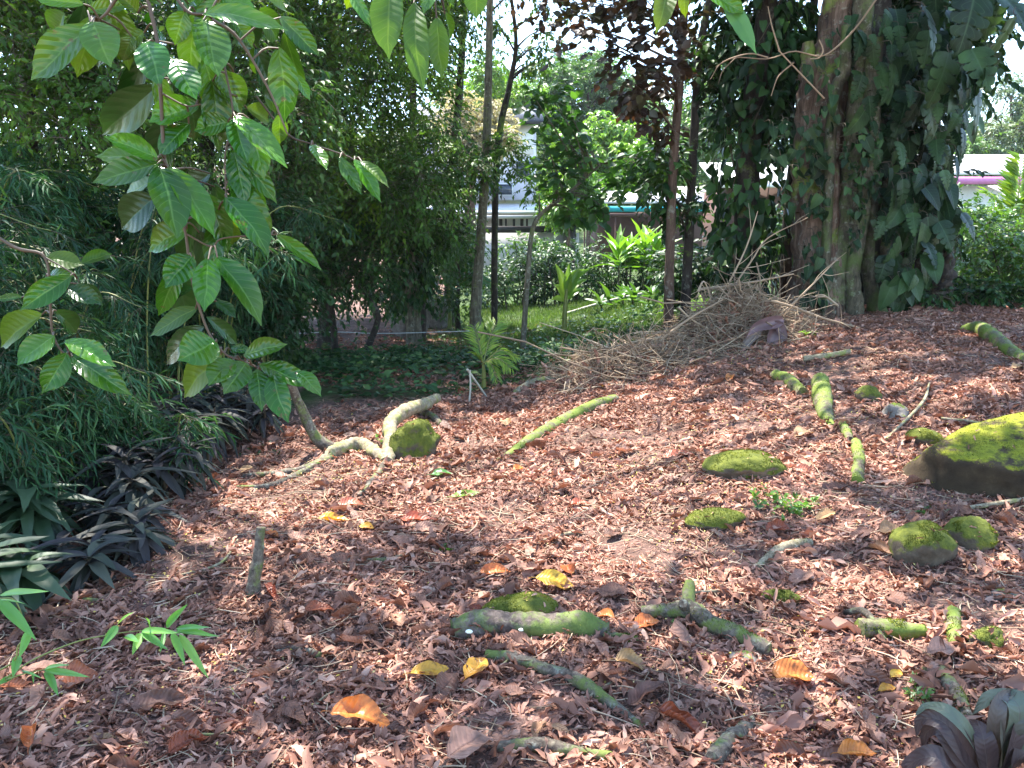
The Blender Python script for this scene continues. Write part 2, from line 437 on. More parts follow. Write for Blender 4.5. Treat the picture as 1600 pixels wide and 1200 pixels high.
M = {}
M['jungle'] = leaf_mat('small_green_leaf', [(.045, .10, .018), (.08, .17, .028), (.15, .26, .03)], .5, .32, clump=.6, spec=.22)
M['jungle_blue'] = leaf_mat('cool_green_leaf', [(.035, .085, .020), (.065, .14, .032), (.12, .21, .042)], .48, .28, clump=.6, spec=.25)
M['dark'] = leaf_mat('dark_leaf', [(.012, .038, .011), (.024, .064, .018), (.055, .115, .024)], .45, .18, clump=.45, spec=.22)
M['hedge'] = leaf_mat('hedge_leaf', [(.016, .050, .014), (.034, .088, .022), (.08, .16, .035)], .45, .28, clump=.5, spec=.35, cs=2)
M['lime'] = leaf_mat('lime_leaf', [(.09, .19, .02), (.15, .29, .03), (.22, .36, .04)], .4, .4, clump=.3)
M['mid'] = leaf_mat('mid_green_leaf', [(.045, .11, .018), (.075, .16, .025), (.115, .21, .035)], .4, .35, clump=.45)
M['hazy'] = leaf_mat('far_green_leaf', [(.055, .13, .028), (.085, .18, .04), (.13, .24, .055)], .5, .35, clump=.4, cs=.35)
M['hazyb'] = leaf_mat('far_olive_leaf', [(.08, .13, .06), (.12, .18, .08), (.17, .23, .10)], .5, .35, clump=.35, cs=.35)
M['straw'] = leaf_mat('pale_blossom', [(.42, .34, .22), (.55, .47, .33), (.34, .30, .16)], .7, .3, clump=.3)
M['brownleaf'] = leaf_mat('bronze_leaf', [(.030, .018, .014), (.055, .032, .02), (.04, .045, .018)], .45, .22, trc=(1.5, 1., .5), clump=.3)
M['round'] = leaf_mat('round_leaf', [(.03, .085, .02), (.05, .13, .025), (.08, .18, .03)], .45, .42, clump=.3)
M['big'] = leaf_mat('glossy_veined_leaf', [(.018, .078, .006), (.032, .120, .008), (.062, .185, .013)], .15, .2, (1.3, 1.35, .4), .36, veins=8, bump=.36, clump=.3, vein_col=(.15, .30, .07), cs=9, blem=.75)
M['bigdark'] = leaf_mat('shaded_veined_leaf', [(.014, .048, .008), (.022, .070, .011), (.034, .095, .016)], .26, .12, spec=.35, veins=7, bump=.28, clump=.2, vein_col=(.05, .11, .035), cs=9)  # darker copy of the glossy leaf, shade put into the colour
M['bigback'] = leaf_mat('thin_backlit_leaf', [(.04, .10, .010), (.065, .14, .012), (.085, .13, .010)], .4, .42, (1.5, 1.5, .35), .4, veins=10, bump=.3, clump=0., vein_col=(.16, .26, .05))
M['bamboo'] = leaf_mat('bamboo_leaf', [(.020, .066, .028), (.034, .098, .040), (.06, .14, .045)], .5, .22, clump=.5, spec=.2)
M['bamboo_pale'] = leaf_mat('fresh_bamboo_leaf', [(.08, .24, .05), (.13, .32, .06), (.20, .38, .07)], .38, .35, clump=.0, veins=0)  # lighter, yellower green than the bank bamboo
M['cord'] = leaf_mat('purple_leaf', [(.036, .048, .034), (.056, .048, .050), (.085, .095, .068)], .6, .16, (1.2, .9, 1.), .15, clump=.25)
M['cordgreen'] = leaf_mat('dark_blade_leaf', [(.014, .036, .015), (.025, .055, .022), (.048, .09, .035)], .5, .16, clump=.2)
M['cordnear'] = leaf_mat('maroon_leaf', [(.055, .040, .042), (.085, .060, .060), (.115, .155, .105)], .48, .25, (1.6, 1.0, .5), .4, veins=14, bump=.5, vein_col=(.12, .10, .09), clump=.35, cs=6)
M['monst'] = leaf_mat('split_leaf', [(.010, .028, .011), (.020, .050, .018), (.055, .105, .034)], .45, .16, veins=8, bump=.5, clump=.6, spec=.2, cs=3, vein_col=(.08, .14, .07))
M['vine'] = leaf_mat('vine_leaf', [(.009, .026, .008), (.018, .048, .013), (.05, .11, .026)], .42, .18, clump=.45, spec=.22)
M['palm'] = leaf_mat('palm_leaf', [(.10, .20, .025), (.17, .29, .03), (.30, .38, .045)], .4, .4, clump=0.)
M['palmgreen'] = leaf_mat('green_palm_leaf', [(.035, .11, .03), (.06, .17, .04), (.10, .23, .05)], .38, .35, clump=0.)
M['grass'] = leaf_mat('grass_blade', [(.05, .105, .022), (.09, .155, .034), (.15, .20, .06)], .55, .35, clump=.5)
M['cover'] = leaf_mat('cover_leaf', [(.022, .062, .022), (.04, .10, .032), (.11, .19, .05)], .5, .28, clump=.5, spec=.25, cs=1.6)
M['moss'] = leaf_mat('moss_blade', [(.035, .050, .006), (.10, .125, .013), (.24, .24, .028)], .85, .2, clump=.45, spec=.2, cs=14)
M['litter'] = leaf_mat('dead_leaf', [(.115, .050, .032), (.235, .108, .070), (.355, .174, .117), (.46, .25, .175), (.60, .39, .285)], .65, .12, (1.3, .9, .7), .25, clump=.45, cs=1.5)
M['deadbig'] = leaf_mat('brown_veined_leaf', [(.13, .058, .038), (.25, .122, .080), (.38, .205, .142)], .55, .12, (1.3, .9, .7), .35, veins=10, bump=.9, clump=.5, vein_col=(.10, .05, .035), cs=16)
M['orange'] = leaf_mat('orange_leaf', [(.55, .19, .035), (.54, .15, .035), (.42, .10, .03)], .42, .22, (1.2, 1., .6), .45, veins=10, bump=.6, clump=.3, vein_col=(.62, .30, .05), cs=25, spots=True)
M['yellow'] = leaf_mat('yellow_leaf', [(.70, .44, .04), (.66, .36, .035), (.62, .28, .03)], .42, .25, (1.2, 1., .5), .45, veins=10, bump=.6, clump=.25, vein_col=(.62, .45, .10), cs=25, spots=True)
M['red'] = leaf_mat('red_leaf', [(.42, .085, .035), (.40, .10, .05), (.34, .12, .07)], .45, .18, (1.2, .9, .7), .45, veins=10, bump=.6, clump=.35, vein_col=(.36, .15, .07), cs=25, spots=True)
M['tan'] = leaf_mat('tan_leaf', [(.42, .22, .13), (.40, .24, .10), (.34, .19, .12)], .55, .18, (1.2, .9, .7), .4, veins=10, bump=.8, clump=.35, vein_col=(.22, .12, .07), cs=25)
M['rust'] = leaf_mat('rust_leaf', [(.20, .045, .022), (.26, .065, .025), (.30, .09, .03)], .45, .15, (1.2, .9, .7), .4, veins=11, bump=1., clump=.35, vein_col=(.10, .025, .015), cs=25)
M['speck'] = leaf_mat('yellow_leaflet', [(.50, .35, .05), (.55, .42, .10), (.42, .34, .16)], .6, .2, clump=0.)
M['twig'] = leaf_mat('dry_twig', [(.14, .09, .053), (.33, .225, .138), (.55, .42, .28)], .8, 0, clump=.3)
M['stem'] = leaf_mat('twig_bark', [(.05, .035, .022), (.085, .06, .035), (.11, .085, .05)], .75, 0, clump=.2)
M['redstem'] = leaf_mat('young_stem', [(.07, .045, .025), (.10, .065, .035), (.12, .08, .045)], .6, 0, clump=0)
M['greenstem'] = leaf_mat('green_stem', [(.16, .19, .04), (.22, .22, .05), (.26, .24, .07)], .5, .1, clump=0)
M['bark'] = bark_mat('brown_bark', ((.035, .022, .016), (.09, .055, .038), (.16, .105, .075)), 1., .12, lichen=.4)
M['barkred'] = bark_mat('reddish_bark', ((.025, .016, .012), (.115, .072, .050), (.26, .18, .135)), .8, .2, lichen=.5, bump=1., stretch=.1)
M['barkgreen'] = bark_mat('mossy_bark', ((.035, .030, .020), (.10, .085, .055), (.19, .165, .115)), 1.2, .42, (.055, .075, .022), lichen=.6, stretch=.4)
M['barkdark'] = bark_mat('dark_bark', ((.016, .012, .010), (.04, .03, .024), (.07, .055, .042)), 1., .2, lichen=.25)
M['barkgrey'] = bark_mat('grey_bark', ((.06, .05, .035), (.14, .12, .085), (.24, .21, .15)), 2., .2, (.10, .12, .03), lichen=.6)
M['logmoss'] = bark_mat('mossy_log_bark', ((.05, .042, .028), (.12, .10, .065), (.21, .18, .12)), 3., .62, (.085, .115, .016), lichen=.3, stretch=1.)
M['logflat'] = bark_mat('weathered_log_bark', ((.035, .026, .022), (.085, .065, .055), (.16, .125, .105)), 3., .5, (.07, .095, .02), lichen=.35, stretch=1.)
M['logbare'] = bark_mat('bare_log_bark', ((.035, .026, .02), (.10, .08, .06), (.19, .16, .12)), 4., .35, (.075, .095, .02), lichen=.5, stretch=1.)
M['logpale'] = bark_mat('pale_root_bark', ((.10, .08, .05), (.23, .19, .12), (.36, .31, .21)), 4., .3, (.14, .15, .04), lichen=.5, stretch=1.)
M['boulder'] = rock_mat('boulder_stone', ((.020, .013, .008), (.045, .031, .017), (.085, .062, .034)), .12, ((.08, .095, .008), (.28, .28, .02)))
M['mossrock'] = rock_mat('mossy_stone', ((.04, .03, .02), (.11, .085, .06), (.20, .16, .115)), .76, ((.04, .055, .008), (.15, .16, .022)))
M['greyrock'] = rock_mat('grey_stone', ((.10, .088, .075), (.22, .19, .165), (.34, .30, .27)), .12)
M['husk'] = leaf_mat('dead_sheath', [(.13, .075, .075), (.20, .12, .12), (.26, .20, .17)], .45, .1, (1, 1, 1), clump=.4, cs=5)
M['white'] = plain_mat('white_paint', (.78, .78, .76), .5, .1)
M['lav'] = plain_mat('pale_lilac_paint', (.76, .74, .80), .6, .1)
M['greyw'] = plain_mat('grey_render', (.5, .49, .48), .7, .15)
M['roofw'] = plain_mat('pale_sheet_roof', (.74, .72, .70), .35, .12, 1., True)
M['teal'] = plain_mat('teal_paint', (.01, .40, .42), .5, .15)
M['pink'] = plain_mat('magenta_paint', (.62, .20, .42), .5, .15)
M['beam'] = plain_mat('dark_beam', (.022, .02, .022), .6, .2)
M['glass'] = plain_mat('dim_window_glass', (.05, .06, .075), .12, .3)
M['brownwall'] = plain_mat('red_brown_wall', (.085, .04, .028), .8, .25)
M['cordw'] = plain_mat('pale_cord', (.5, .52, .5), .6, .1)
M['polew'] = plain_mat('bleached_pole', (.48, .45, .36), .7, .3, 14.)
M['fungus'] = plain_mat('white_fungus', (.8, .78, .7), .6, .1, 30.)

def ground_mat():
    b = NT('forest_floor'); p = b.pos()
    rot = b.n('Mapping', {'Vector': p, 'Scale': (1, 1, .3)}).outputs[0]
    w = b.noise(6, 3, p)
    wv = b.n('VectorMath', {0: rot, 1: b.n('CombineXYZ', {0: w, 1: w, 2: 0.}).outputs[0]}, operation='ADD').outputs[0]
    v = b.n('TexVoronoi', {'Vector': wv, 'Scale': 26., 'Randomness': 1.})
    vr = b.n('SeparateColor', {0: v.outputs['Color']}).outputs[0]
    lit = b.ramp(vr, [(0., (.075, .042, .032)), (.4, (.15, .085, .066)), (.75, (.23, .135, .105)), (1., (.36, .205, .155))])
    soil = b.ramp(b.noise(18, 6, p, .7), [(.3, (.06, .034, .024)), (.7, (.14, .08, .058))])
    z = b.n('Attribute', attribute_name='rnd').outputs['Fac']
    c1 = b.mix(b.n('MapRange', {0: b.noise(2.6, 5, p), 1: .36, 2: .56, 3: 0., 4: 1.}).outputs[0], soil, lit)
    green = b.ramp(b.noise(9, 6, p, .7), [(.3, (.022, .04, .010)), (.55, (.05, .085, .018)), (.75, (.09, .075, .035))])
    col = b.mix(b.n('MapRange', {0: b.math('ADD', z, b.math('MULTIPLY', b.math('SUBTRACT', b.noise(1.6, 5, p), .5), .8)), 1: .35, 2: .65, 3: 0., 4: 1.}).outputs[0], c1, green)
    h = b.math('ADD', b.math('MULTIPLY', v.outputs['Distance'], .7), b.math('MULTIPLY', b.noise(40, 5, p, .7), .7))
    nm = b.n('Bump', {'Strength': .9, 'Distance': .02, 'Height': h}).outputs[0]
    return b.done(b.n('BsdfPrincipled', {'Base Color': col, 'Roughness': .9, 'Specular IOR Level': .2, 'Normal': nm}).outputs[0])
M['ground'] = ground_mat()
HAZE = 0.00025; SUN_E, SKY_E, EXPO = 4.2, 0.15, 2.4
# ------------------------------------------------------------------ ground sheet
def axis(a, lo, hi, b, fine, grow=1.12):
    v = list(np.arange(lo, hi, fine)); s = fine; x = v[-1]
    while x < b: s *= grow; x += s; v.append(x)
    s = fine; x = v[0]; w = []
    while x > a: s *= grow; x -= s; w.append(x)
    return np.array(w[::-1] + v)
gx = axis(-320, -5, 9, 320, .07); gy = axis(-60, .8, 14, 420, .07)
XX, YY = np.meshgrid(gx, gy)
def fine_bump(x, y):
    return .030 * vn2(x * 5, y * 5) + .018 * vn2(x * 11 + 4, y * 11)
YB = lambda x: np.interp(x, [-2.6, -1.8, -.5, .3, 1.1, 2.5, 4, 7, 12], [6.6, 7.5, 8.2, 8.9, 10.2, 12.5, 13.2, 13.2, 13])
def clearing(x, y):     # 1 on the leaf-covered clearing
    e = .5 * vn2(np.asarray(x) * .9, np.asarray(y) * .9 + 5)
    return (1 - sst(-.3, .5, y - YB(x) + e)) * sst(-2.75, -2.25, x + e * .8)
near = (1 - sst(12, 16, YY)) * (1 - sst(7, 10, np.abs(XX)))
ZZ = H(XX, YY) + fine_bump(XX, YY) * near
soilpatch = 1.2 * np.exp(-(((XX + 2.3) / 1.9) ** 2 + ((YY - 12.4) / 2.4) ** 2)) + np.exp(-(((XX + 3.0) / 2.3) ** 2 + ((YY - 15.5) / 2.2) ** 2))
zone = np.clip(1 - clearing(XX, YY) - soilpatch, 0, 1)
zone = zone * np.where(XX < -2.3, .35, 1) * np.where((YY < 11.2) & (XX < -.5), .6, 1)
mb = MB(); nx, ny = len(gx), len(gy)
idx = np.arange(nx * ny).reshape(ny, nx)
mb.add(np.stack([XX, YY, ZZ], -1).reshape(-1, 3), np.stack([idx[:-1, :-1], idx[:-1, 1:], idx[1:, 1:], idx[1:, :-1]], -1).reshape(-1, 4), None, zone.ravel())
tag(mb.build('ground', M['ground']), 'uneven forest floor of red brown soil and leaf mould', 'ground', kind='structure')
def HZ(x, y): return H(x, y) + fine_bump(x, y)

# ------------------------------------------------------------------ leaf litter
def tnormal(x, y):
    e = .03
    return nrm(np.stack([-(HZ(x + e, y) - HZ(x - e, y)) / (2 * e), -(HZ(x, y + e) - HZ(x, y - e)) / (2 * e), np.ones_like(x)], -1))

def scatter(n, y0, y1, xpad=.8, dens=clearing):
    out = np.zeros((0, 2))
    while len(out) < n:
        y = rng.uniform(y0, y1, n * 2); x = rng.uniform(-1, 1, n * 2) * (y * .68 + xpad)
        k = rng.random(n * 2) < dens(x, y) * (y * .68 + xpad) / (y1 * .68 + xpad)
        out = np.vstack([out, np.stack([x[k], y[k]], -1)])
    return out[:n]

def lay(mb, tm, xy, sz, lift, tilt, rr, mat=0, wsc=None):
    x, y = xy.T; n = len(x); N = tnormal(x, y)
    N = nrm(N + rng.normal(0, tilt, (n, 3)))
    d = rdir(n, .15); d = nrm(d - N * (d * N).sum(1, keepdims=True))
    X, Y, Z = basis(d, N)
    pos = np.stack([x, y, HZ(x, y) + rng.uniform(*lift, n)], -1) - Y * (sz * .5)[:, None]
    inst(mb, tm, pos, X, Y, Z, sz, rr(n), mat, wsc)

lit_t = []
for s in range(10):
    lit_t.append(leaf_t(['oval', 'lance', 'acum'][s % 3], rng.uniform(.12, .24), 6, 3, rng.uniform(-.3, .4), rng.uniform(-.35, .4), 0, 0,
                        rng.uniform(.5, 2.3) * (1 if s % 3 else -1), rng.uniform(-1.3, 1.3), .30, s))
lit_s = [leaf_t('lance', rng.uniform(.07, .16), 4, 2, rng.uniform(-.8, .8), rng.uniform(-.6, .6), 0, 0, rng.uniform(.5, 2.6), rng.uniform(-1.8, 1.8), .38, s + 20) for s in range(6)]
drift = lambda x, y: clearing(x, y) * np.clip(.62 + 1.7 * vn2(x * 1.3 + 2, y * 1.3) + 1.0 * vn2(x * 3.1, y * 3.1), .05, 1)
soft = lambda x, y: clearing(x, y) * np.clip(.8 + 1.3 * vn2(x * 1.3 + 2, y * 1.3) + 1.0 * vn2(x * 3.1, y * 3.1), .22, 1)
skew = lambda n: np.clip(rng.beta(1.7, 2.0, n), 0, 1)
mb = MB()
for k, tm in enumerate(lit_t):
    xy = scatter(2600, 1.7, 5.2, .8, drift); lay(mb, tm, xy, rng.gamma(2.6, .0135, len(xy)) + .012, (-.004, .013), .24, skew)
    xy = scatter(4600, 4.8, 13.5, .5, drift); lay(mb, tm, xy, rng.gamma(2.8, .0155, len(xy)) + .016, (-.002, .014), .26, skew)
for k, tm in enumerate(lit_s):
    xy = scatter(14000, 1.7, 5.2, .8, soft); lay(mb, tm, xy, rng.gamma(3, .009, len(xy)) + .008, (-.003, .009), .28, skew)
    xy = scatter(12000, 4.8, 13.5, .5, soft); lay(mb, tm, xy, rng.gamma(3, .012, len(xy)) + .012, (0, .010), .3, skew)
big_t = [leaf_t(['oval', 'acum', 'lance'][s % 3], rng.uniform(.16, .30), 9, 4, rng.uniform(-.2, .4), rng.uniform(-.4, .5), .02, 8, rng.uniform(.8, 2.9) * (1 if s % 4 else -1), rng.uniform(-1.4, 1.4), .36, s + 90) for s in range(12)]
for tm in big_t:
    xy = scatter(58, 1.7, 5.5, .8, drift); lay(mb, tm, xy, rng.gamma(9, .0098, len(xy)) + .02, (-.004, .012), .25, lambda n: rng.random(n), 1)
    xy = scatter(130, 5.2, 13, .5, drift); lay(mb, tm, xy, rng.gamma(9, .0115, len(xy)) + .02, (-.004, .012), .25, lambda n: rng.random(n), 1)
tag(mb.build('leaf_litter', [M['litter'], M['deadbig']]), 'matted pinkish brown dead leaves covering the clearing', 'leaf litter', kind='stuff')
mb = MB(); tm = leaf_s(.3, .3, .1)
patch = lambda x, y: clearing(x, y) * np.clip(.25 + 2.2 * vn2(x * 1.1, y * 1.1 + 30), 0.04, 1)
xy = scatter(2300, 1.7, 5.5, .8, patch); lay(mb, tm, xy, rng.uniform(.007, .018, len(xy)), (.010, .026), .35, lambda n: rng.random(n))
xy = scatter(900, 5, 9, .8, patch); lay(mb, tm, xy, rng.uniform(.012, .022, len(xy)), (.012, .026), .35, lambda n: rng.random(n))
tag(mb.build('yellow_leaflets', M['speck']), 'tiny pale yellow leaflets sprinkled over the brown litter', 'leaflets', kind='stuff')
far_patch = lambda x, y: np.exp(-((x + 2.0) / 2.3) ** 2 - ((y - 11.4) / 3.6) ** 2) * (x < 1.5)
mb = MB()
for tm in lit_t[:6]:
    xy = scatter(1500, 8.5, 16.5, .5, far_patch); lay(mb, tm, xy, rng.gamma(3, .02, len(xy)) + .02, (0, .03), .3, skew)
tag(mb.build('leaf_litter', M['litter']), 'brown dead leaves on the shaded patch round the grey stones', 'leaf litter', kind='stuff')
# fine twig crumbs in the litter
mb = MB(); xy = np.vstack([scatter(2200, 1.7, 5.5), scatter(2000, 5, 12)]); n = len(xy)
L = rng.gamma(3, .035, n) + .03; a = rng.uniform(0, 6.28, n); tt = np.linspace(-.5, .5, 4)
PT = np.zeros((n, 4, 3)); b = rng.normal(0, .12, (n, 1)) * L[:, None] * (1 - 4 * tt ** 2)[None]
PT[..., 0] = xy[:, :1] + np.cos(a)[:, None] * L[:, None] * tt - np.sin(a)[:, None] * b
PT[..., 1] = xy[:, 1:] + np.sin(a)[:, None] * L[:, None] * tt + np.cos(a)[:, None] * b
PT[..., 2] = HZ(PT[..., 0], PT[..., 1]) + .016 + rng.uniform(-.06, .06, (n, 1)) * L[:, None] * tt * 2
many_tubes(mb, PT, rng.uniform(.0014, .0034, (n, 1)) * np.array([[1, .9, .8, .5]]), 4)
tag(mb.build('twig_crumbs', M['twig']), 'thin broken twig bits strewn through the leaf litter', 'twig litter', kind='stuff')

# ------------------------------------------------------------------ single fallen leaves
def flat_leaf(name, px, py, Lpx, ang, kind, w, mat, label, curl=.7, droop=.25, rip=.02, rnd=.5, lift=.009, tiltup=.0, group=None, wob=.12, fold=.2):
    g = G(px, py); d = g[1]; L = Lpx * d / F * 1.08
    yaw = R(ang)
    dr = np.array([math.cos(yaw), math.sin(yaw), 0]); N = tnormal(np.array([g[0]]), np.array([g[1]]))[0]
    N = nrm(N + np.array([0, -.25 - tiltup, 0])); dr = nrm(dr - N * dr.dot(N))
    X, Y, Z = basis(dr[None], N[None])
    T = leaf_t(kind, w, 14, 8, fold, droop, rip, 10, curl, random.uniform(-.4, .4), wob, px * .37)
    V = T[0].copy(); V[:, 2] -= V[:, 2].min() * .6
    mb = MB(); o = onG(g[0], g[1], lift + .012)
    inst(mb, (V, T[1], T[2]), (o - Y[0] * L * .5)[None], X, Y, Z, np.array([L]), np.array([rnd]))
    pt = (o - Y[0] * L * .5) + Z[0] * V[:9, 2].mean() * L
    tube(mb, [pt, pt - Y[0] * L * .10 + Z[0] * L * .01, pt - Y[0] * L * .17 - Z[0] * L * .03], [L * .014, L * .011, L * .009], 5, 5, 0, rnd=rnd)
    return single(name, mb, mat, label, 'leaf', o, group)

FL = [  # px, py, length, heading, shape, half width, material, label, curl, droop
 (548, 795, 46, 25, 'oval', .26, 'red', 'red fallen leaf lying above the dull yellow leaf on the sunny patch', .5, .1),
 (523, 818, 52, 5, 'oval', .27, 'yellow', 'dull yellow fallen leaf just below the red leaf on the sunny patch', .6, .15),
 (572, 829, 26, 160, 'oval', .28, 'yellow', 'small yellow leaf right of the dull yellow leaf', .4, .1),
 (656, 817, 58, 8, 'lance', .2, 'red', 'long pinkish red fallen leaf lying flat in the sun', .4, .05),
 (633, 846, 34, 40, 'lance', .2, 'tan', 'narrow tan fallen leaf below the pinkish red leaf', .7, .2),
 (293, 760, 24, 20, 'round', .42, 'red', 'small orange red leaf by the dark bushes on the left', .6, .1),
 (424, 841, 26, 160, 'oval', .32, 'orange', 'small orange leaf behind the top of the upright stick', .6, .1),
 (500, 960, 46, 25, 'oval', .28, 'rust', 'rusty orange leaf lying right of the upright stick', .6, .15),
 (424, 936, 42, -50, 'oval', .26, 'rust', 'dark red curled leaf beside the foot of the upright stick', 1.4, .3),
 (565, 1134, 98, -6, 'oval', .29, 'orange', 'biggest orange fallen leaf, curved at the bottom of the clearing', .8, .25),
 (672, 1057, 64, 20, 'oval', .24, 'yellow', 'speckled yellow orange leaf above the biggest orange leaf', .6, .1),
 (745, 1053, 56, 55, 'oval', .34, 'yellow', 'yellow and red blotched leaf below the flat mossy log', .5, .1),
 (773, 901, 52, 12, 'oval', .24, 'orange', 'orange leaf left of the bright yellow leaf', .6, .15),
 (741, 888, 22, 40, 'oval', .3, 'orange', 'tiny orange leaf up left of the flat mossy log', .6, .15),
 (866, 917, 60, -14, 'oval', .3, 'yellow', 'bright yellow fallen leaf lying above the flat mossy log', .4, .1),
 (888, 897, 36, 100, 'oval', .36, 'orange', 'pale orange leaf touching the bright yellow leaf', .5, .1),
 (945, 970, 32, 150, 'oval', .36, 'orange', 'orange leaf at the right end of the flat mossy log', .7, .2),
 (1010, 981, 42, 10, 'oval', .4, 'orange', 'brown orange leaf under the mossy log with a cut end', .5, .1),
 (1238, 1063, 64, -8, 'round', .36, 'orange', 'round glossy orange leaf alone on the lower right litter', .5, .1),
 (1060, 716, 48, 3, 'oval', .24, 'red', 'orange red leaf left of the long mossy stone', .5, .1),
 (1258, 741, 32, -10, 'oval', .3, 'red', 'bright red leaf right of the long mossy stone', .5, .1),
 (905, 792, 28, 20, 'oval', .36, 'red', 'orange red leaf alone in the centre of the sunny patch', .5, .1),
 (810, 737, 20, 40, 'oval', .38, 'orange', 'small orange leaf below the end of the sloping mossy root', .6, .1),
 (1070, 1145, 92, -38, 'lance', .22, 'rust', 'long rust red curled leaf at the bottom of the clearing', 1.7, .2),
 (1338, 1187, 66, 5, 'oval', .3, 'orange', 'orange leaf at the bottom edge left of the maroon plant', .8, .2),
 (298, 1176, 76, 55, 'oval', .26, 'rust', 'crumpled rust leaf at the bottom edge', 1.3, .3),
 (50, 1160, 66, 115, 'oval', .26, 'orange', 'curled orange leaf in the bottom left corner', 1.3, .3),
 (158, 1166, 48, 20, 'oval', .22, 'tan', 'brown orange leaf right of the curled corner leaf', .9, .2),
 (122, 1068, 62, 5, 'oval', .33, 'rust', 'dark red ribbed leaf under the fresh bamboo sprig', .6, .1),
 (22, 1078, 58, 6, 'lance', .2, 'rust', 'flat rust leaf at the left edge under the bamboo sprig', .6, .1),
 (1255, 682, 38, 30, 'oval', .34, 'tan', 'pale orange ribbed leaf left of the mossy root pieces', .6, .1),
 (1140, 593, 22, 60, 'oval', .34, 'orange', 'small orange leaf in front of the brush pile', .7, .1),
 (927, 540, 22, 80, 'oval', .34, 'orange', 'orange leaf standing at the left tip of the brush pile', .5, .1),
 (620, 976, 36, 120, 'oval', .36, 'tan', 'pink brown leaf right of the rusty orange leaf', .7, .2),
 (843, 1149, 40, 60, 'oval', .36, 'tan', 'tan orange leaf folded at the bottom of the clearing', 1.2, .1),
 (878, 1153, 40, -40, 'oval', .22, 'tan', 'thin tan leaf right of the folded tan leaf', .9, .2),
 (735, 1178, 96, 50, 'oval', .36, 'deadbig', 'large brown ribbed leaf at the bottom edge', .9, .2),
 (1392, 836, 46, 25, 'oval', .32, 'tan', 'brown leaf standing above the front mossy rock', .8, .2),
 (988, 1050, 54, -5, 'oval', .33, 'tan', 'pinkish arched leaf below the mossy log with a cut end', 1.2, .6),
 (1373, 866, 48, 110, 'oval', .28, 'tan', 'pale pink curled leaf left of the front mossy rock', 1.5, .2),
 (1478, 1031, 66, 8, 'oval', .34, 'deadbig', 'brown ribbed leaf between the short mossy root pieces', .7, .3),
 (1010, 1092, 80, 35, 'oval', .24, 'deadbig', 'long brown leaf tilted beside the dark buried root', .9, .2),
 (250, 1110, 78, 25, 'oval', .3, 'deadbig', 'wide brown leaf left of the biggest orange leaf', .8, .2),
 (1590, 577, 20, 10, 'oval', .36, 'tan', 'tan leaf at the right edge above the boulder', .6, .1),
 (790, 664, 24, 90, 'oval', .42, 'tan', 'pale leaf standing left of the sloping mossy root', .5, .1),
 (1290, 812, 40, 30, 'oval', .3, 'tan', 'pale tan leaf between the green seedling and the boulder', .9, .2),
 (1215, 832, 44, 15, 'oval', .3, 'rust', 'reddish leaf right of the low mossy mound', .9, .2),
 (745, 965, 34, -25, 'oval', .32, 'rust', 'brown orange leaf behind the left end of the flat mossy log', .9, .2),
 (592, 1130, 30, 30, 'oval', .2, 'speck', 'thin yellow sliver of leaf beside the biggest orange leaf', .4, .1),
 (1400, 1062, 26, 30, 'oval', .36, 'yellow', 'small bright yellow leaf left of the short mossy root pieces', .5, .1),
 (1385, 1085, 30, 15, 'oval', .3, 'yellow', 'dull yellow leaf just below the small bright yellow leaf', .5, .1),
 (385, 738, 22, 50, 'oval', .36, 'tan', 'pale tan leaf in front of the long dark bush', .5, .1),
 (690, 746, 34, 10, 'oval', .34, 'palmgreen', 'fresh green leaf lying up left of the other green leaf', .3, .1),
 (727, 778, 44, 8, 'oval', .2, 'palm', 'yellow green leaf lying on the sunny patch', .3, .1),
]
for i, (px, py, L, a, k, w, m, lab, cu, dr) in enumerate(FL):
    flat_leaf('fallen_leaf', px, py, L, a, k, w, M[m], lab, cu * 1.25, dr, .015, random.random(), wob=.15 if m not in ('deadbig', 'rust') else .20)
# the plain brown ones: copies of a dozen prototypes
protos = []
BL = 'brown dead leaf curled up among other brown leaves in the litter'
for s in range(12):
    T = leaf_t(['oval', 'acum', 'lance'][s % 3], rng.uniform(.17, .33), 12, 6, rng.uniform(-.1, .5), rng.uniform(-.2, .45), .02, 10, rng.uniform(-1.4, 2.9), rng.uniform(-1.1, 1.1), .26, s + 50)
    V = T[0] - np.array([0, .5, 0]); V[:, 2] -= V[:, 2].min() + .02
    mb = MB(); mb.add(V, T[1], T[2], .05 + .9 * s / 11)
    tube(mb, [V[3], V[3] + [0, -.1, .01], V[3] + [.02, -.18, -.02]], [.014, .012, .009], 5, 5, 0, rnd=.4)
    protos.append(single('fallen_leaf', mb, M['deadbig'], BL, 'leaf', (0, 0, 0), 'brown leaves on the ground'))
xy = np.vstack([scatter(180, 1.9, 4.3, .2, drift), scatter(80, 4.3, 6.5, .2)])
for i, (x, y) in enumerate(xy):
    o = protos[i] if i < 12 else protos[i % 12].copy()
    if i >= 12: C.objects.link(o)
    o.location = (x, y, float(HZ(x, y)) + random.uniform(.006, .022)); s = random.uniform(.07, .15); o.scale = (s, s, s)
    n = tnormal(np.array([x]), np.array([y]))[0] + rng.normal(0, .28, 3)
    o.rotation_euler = (Vector(n).to_track_quat('Z', 'Y') @ Matrix.Rotation(random.uniform(0, 6.28), 3, 'Z').to_quaternion()).to_euler()

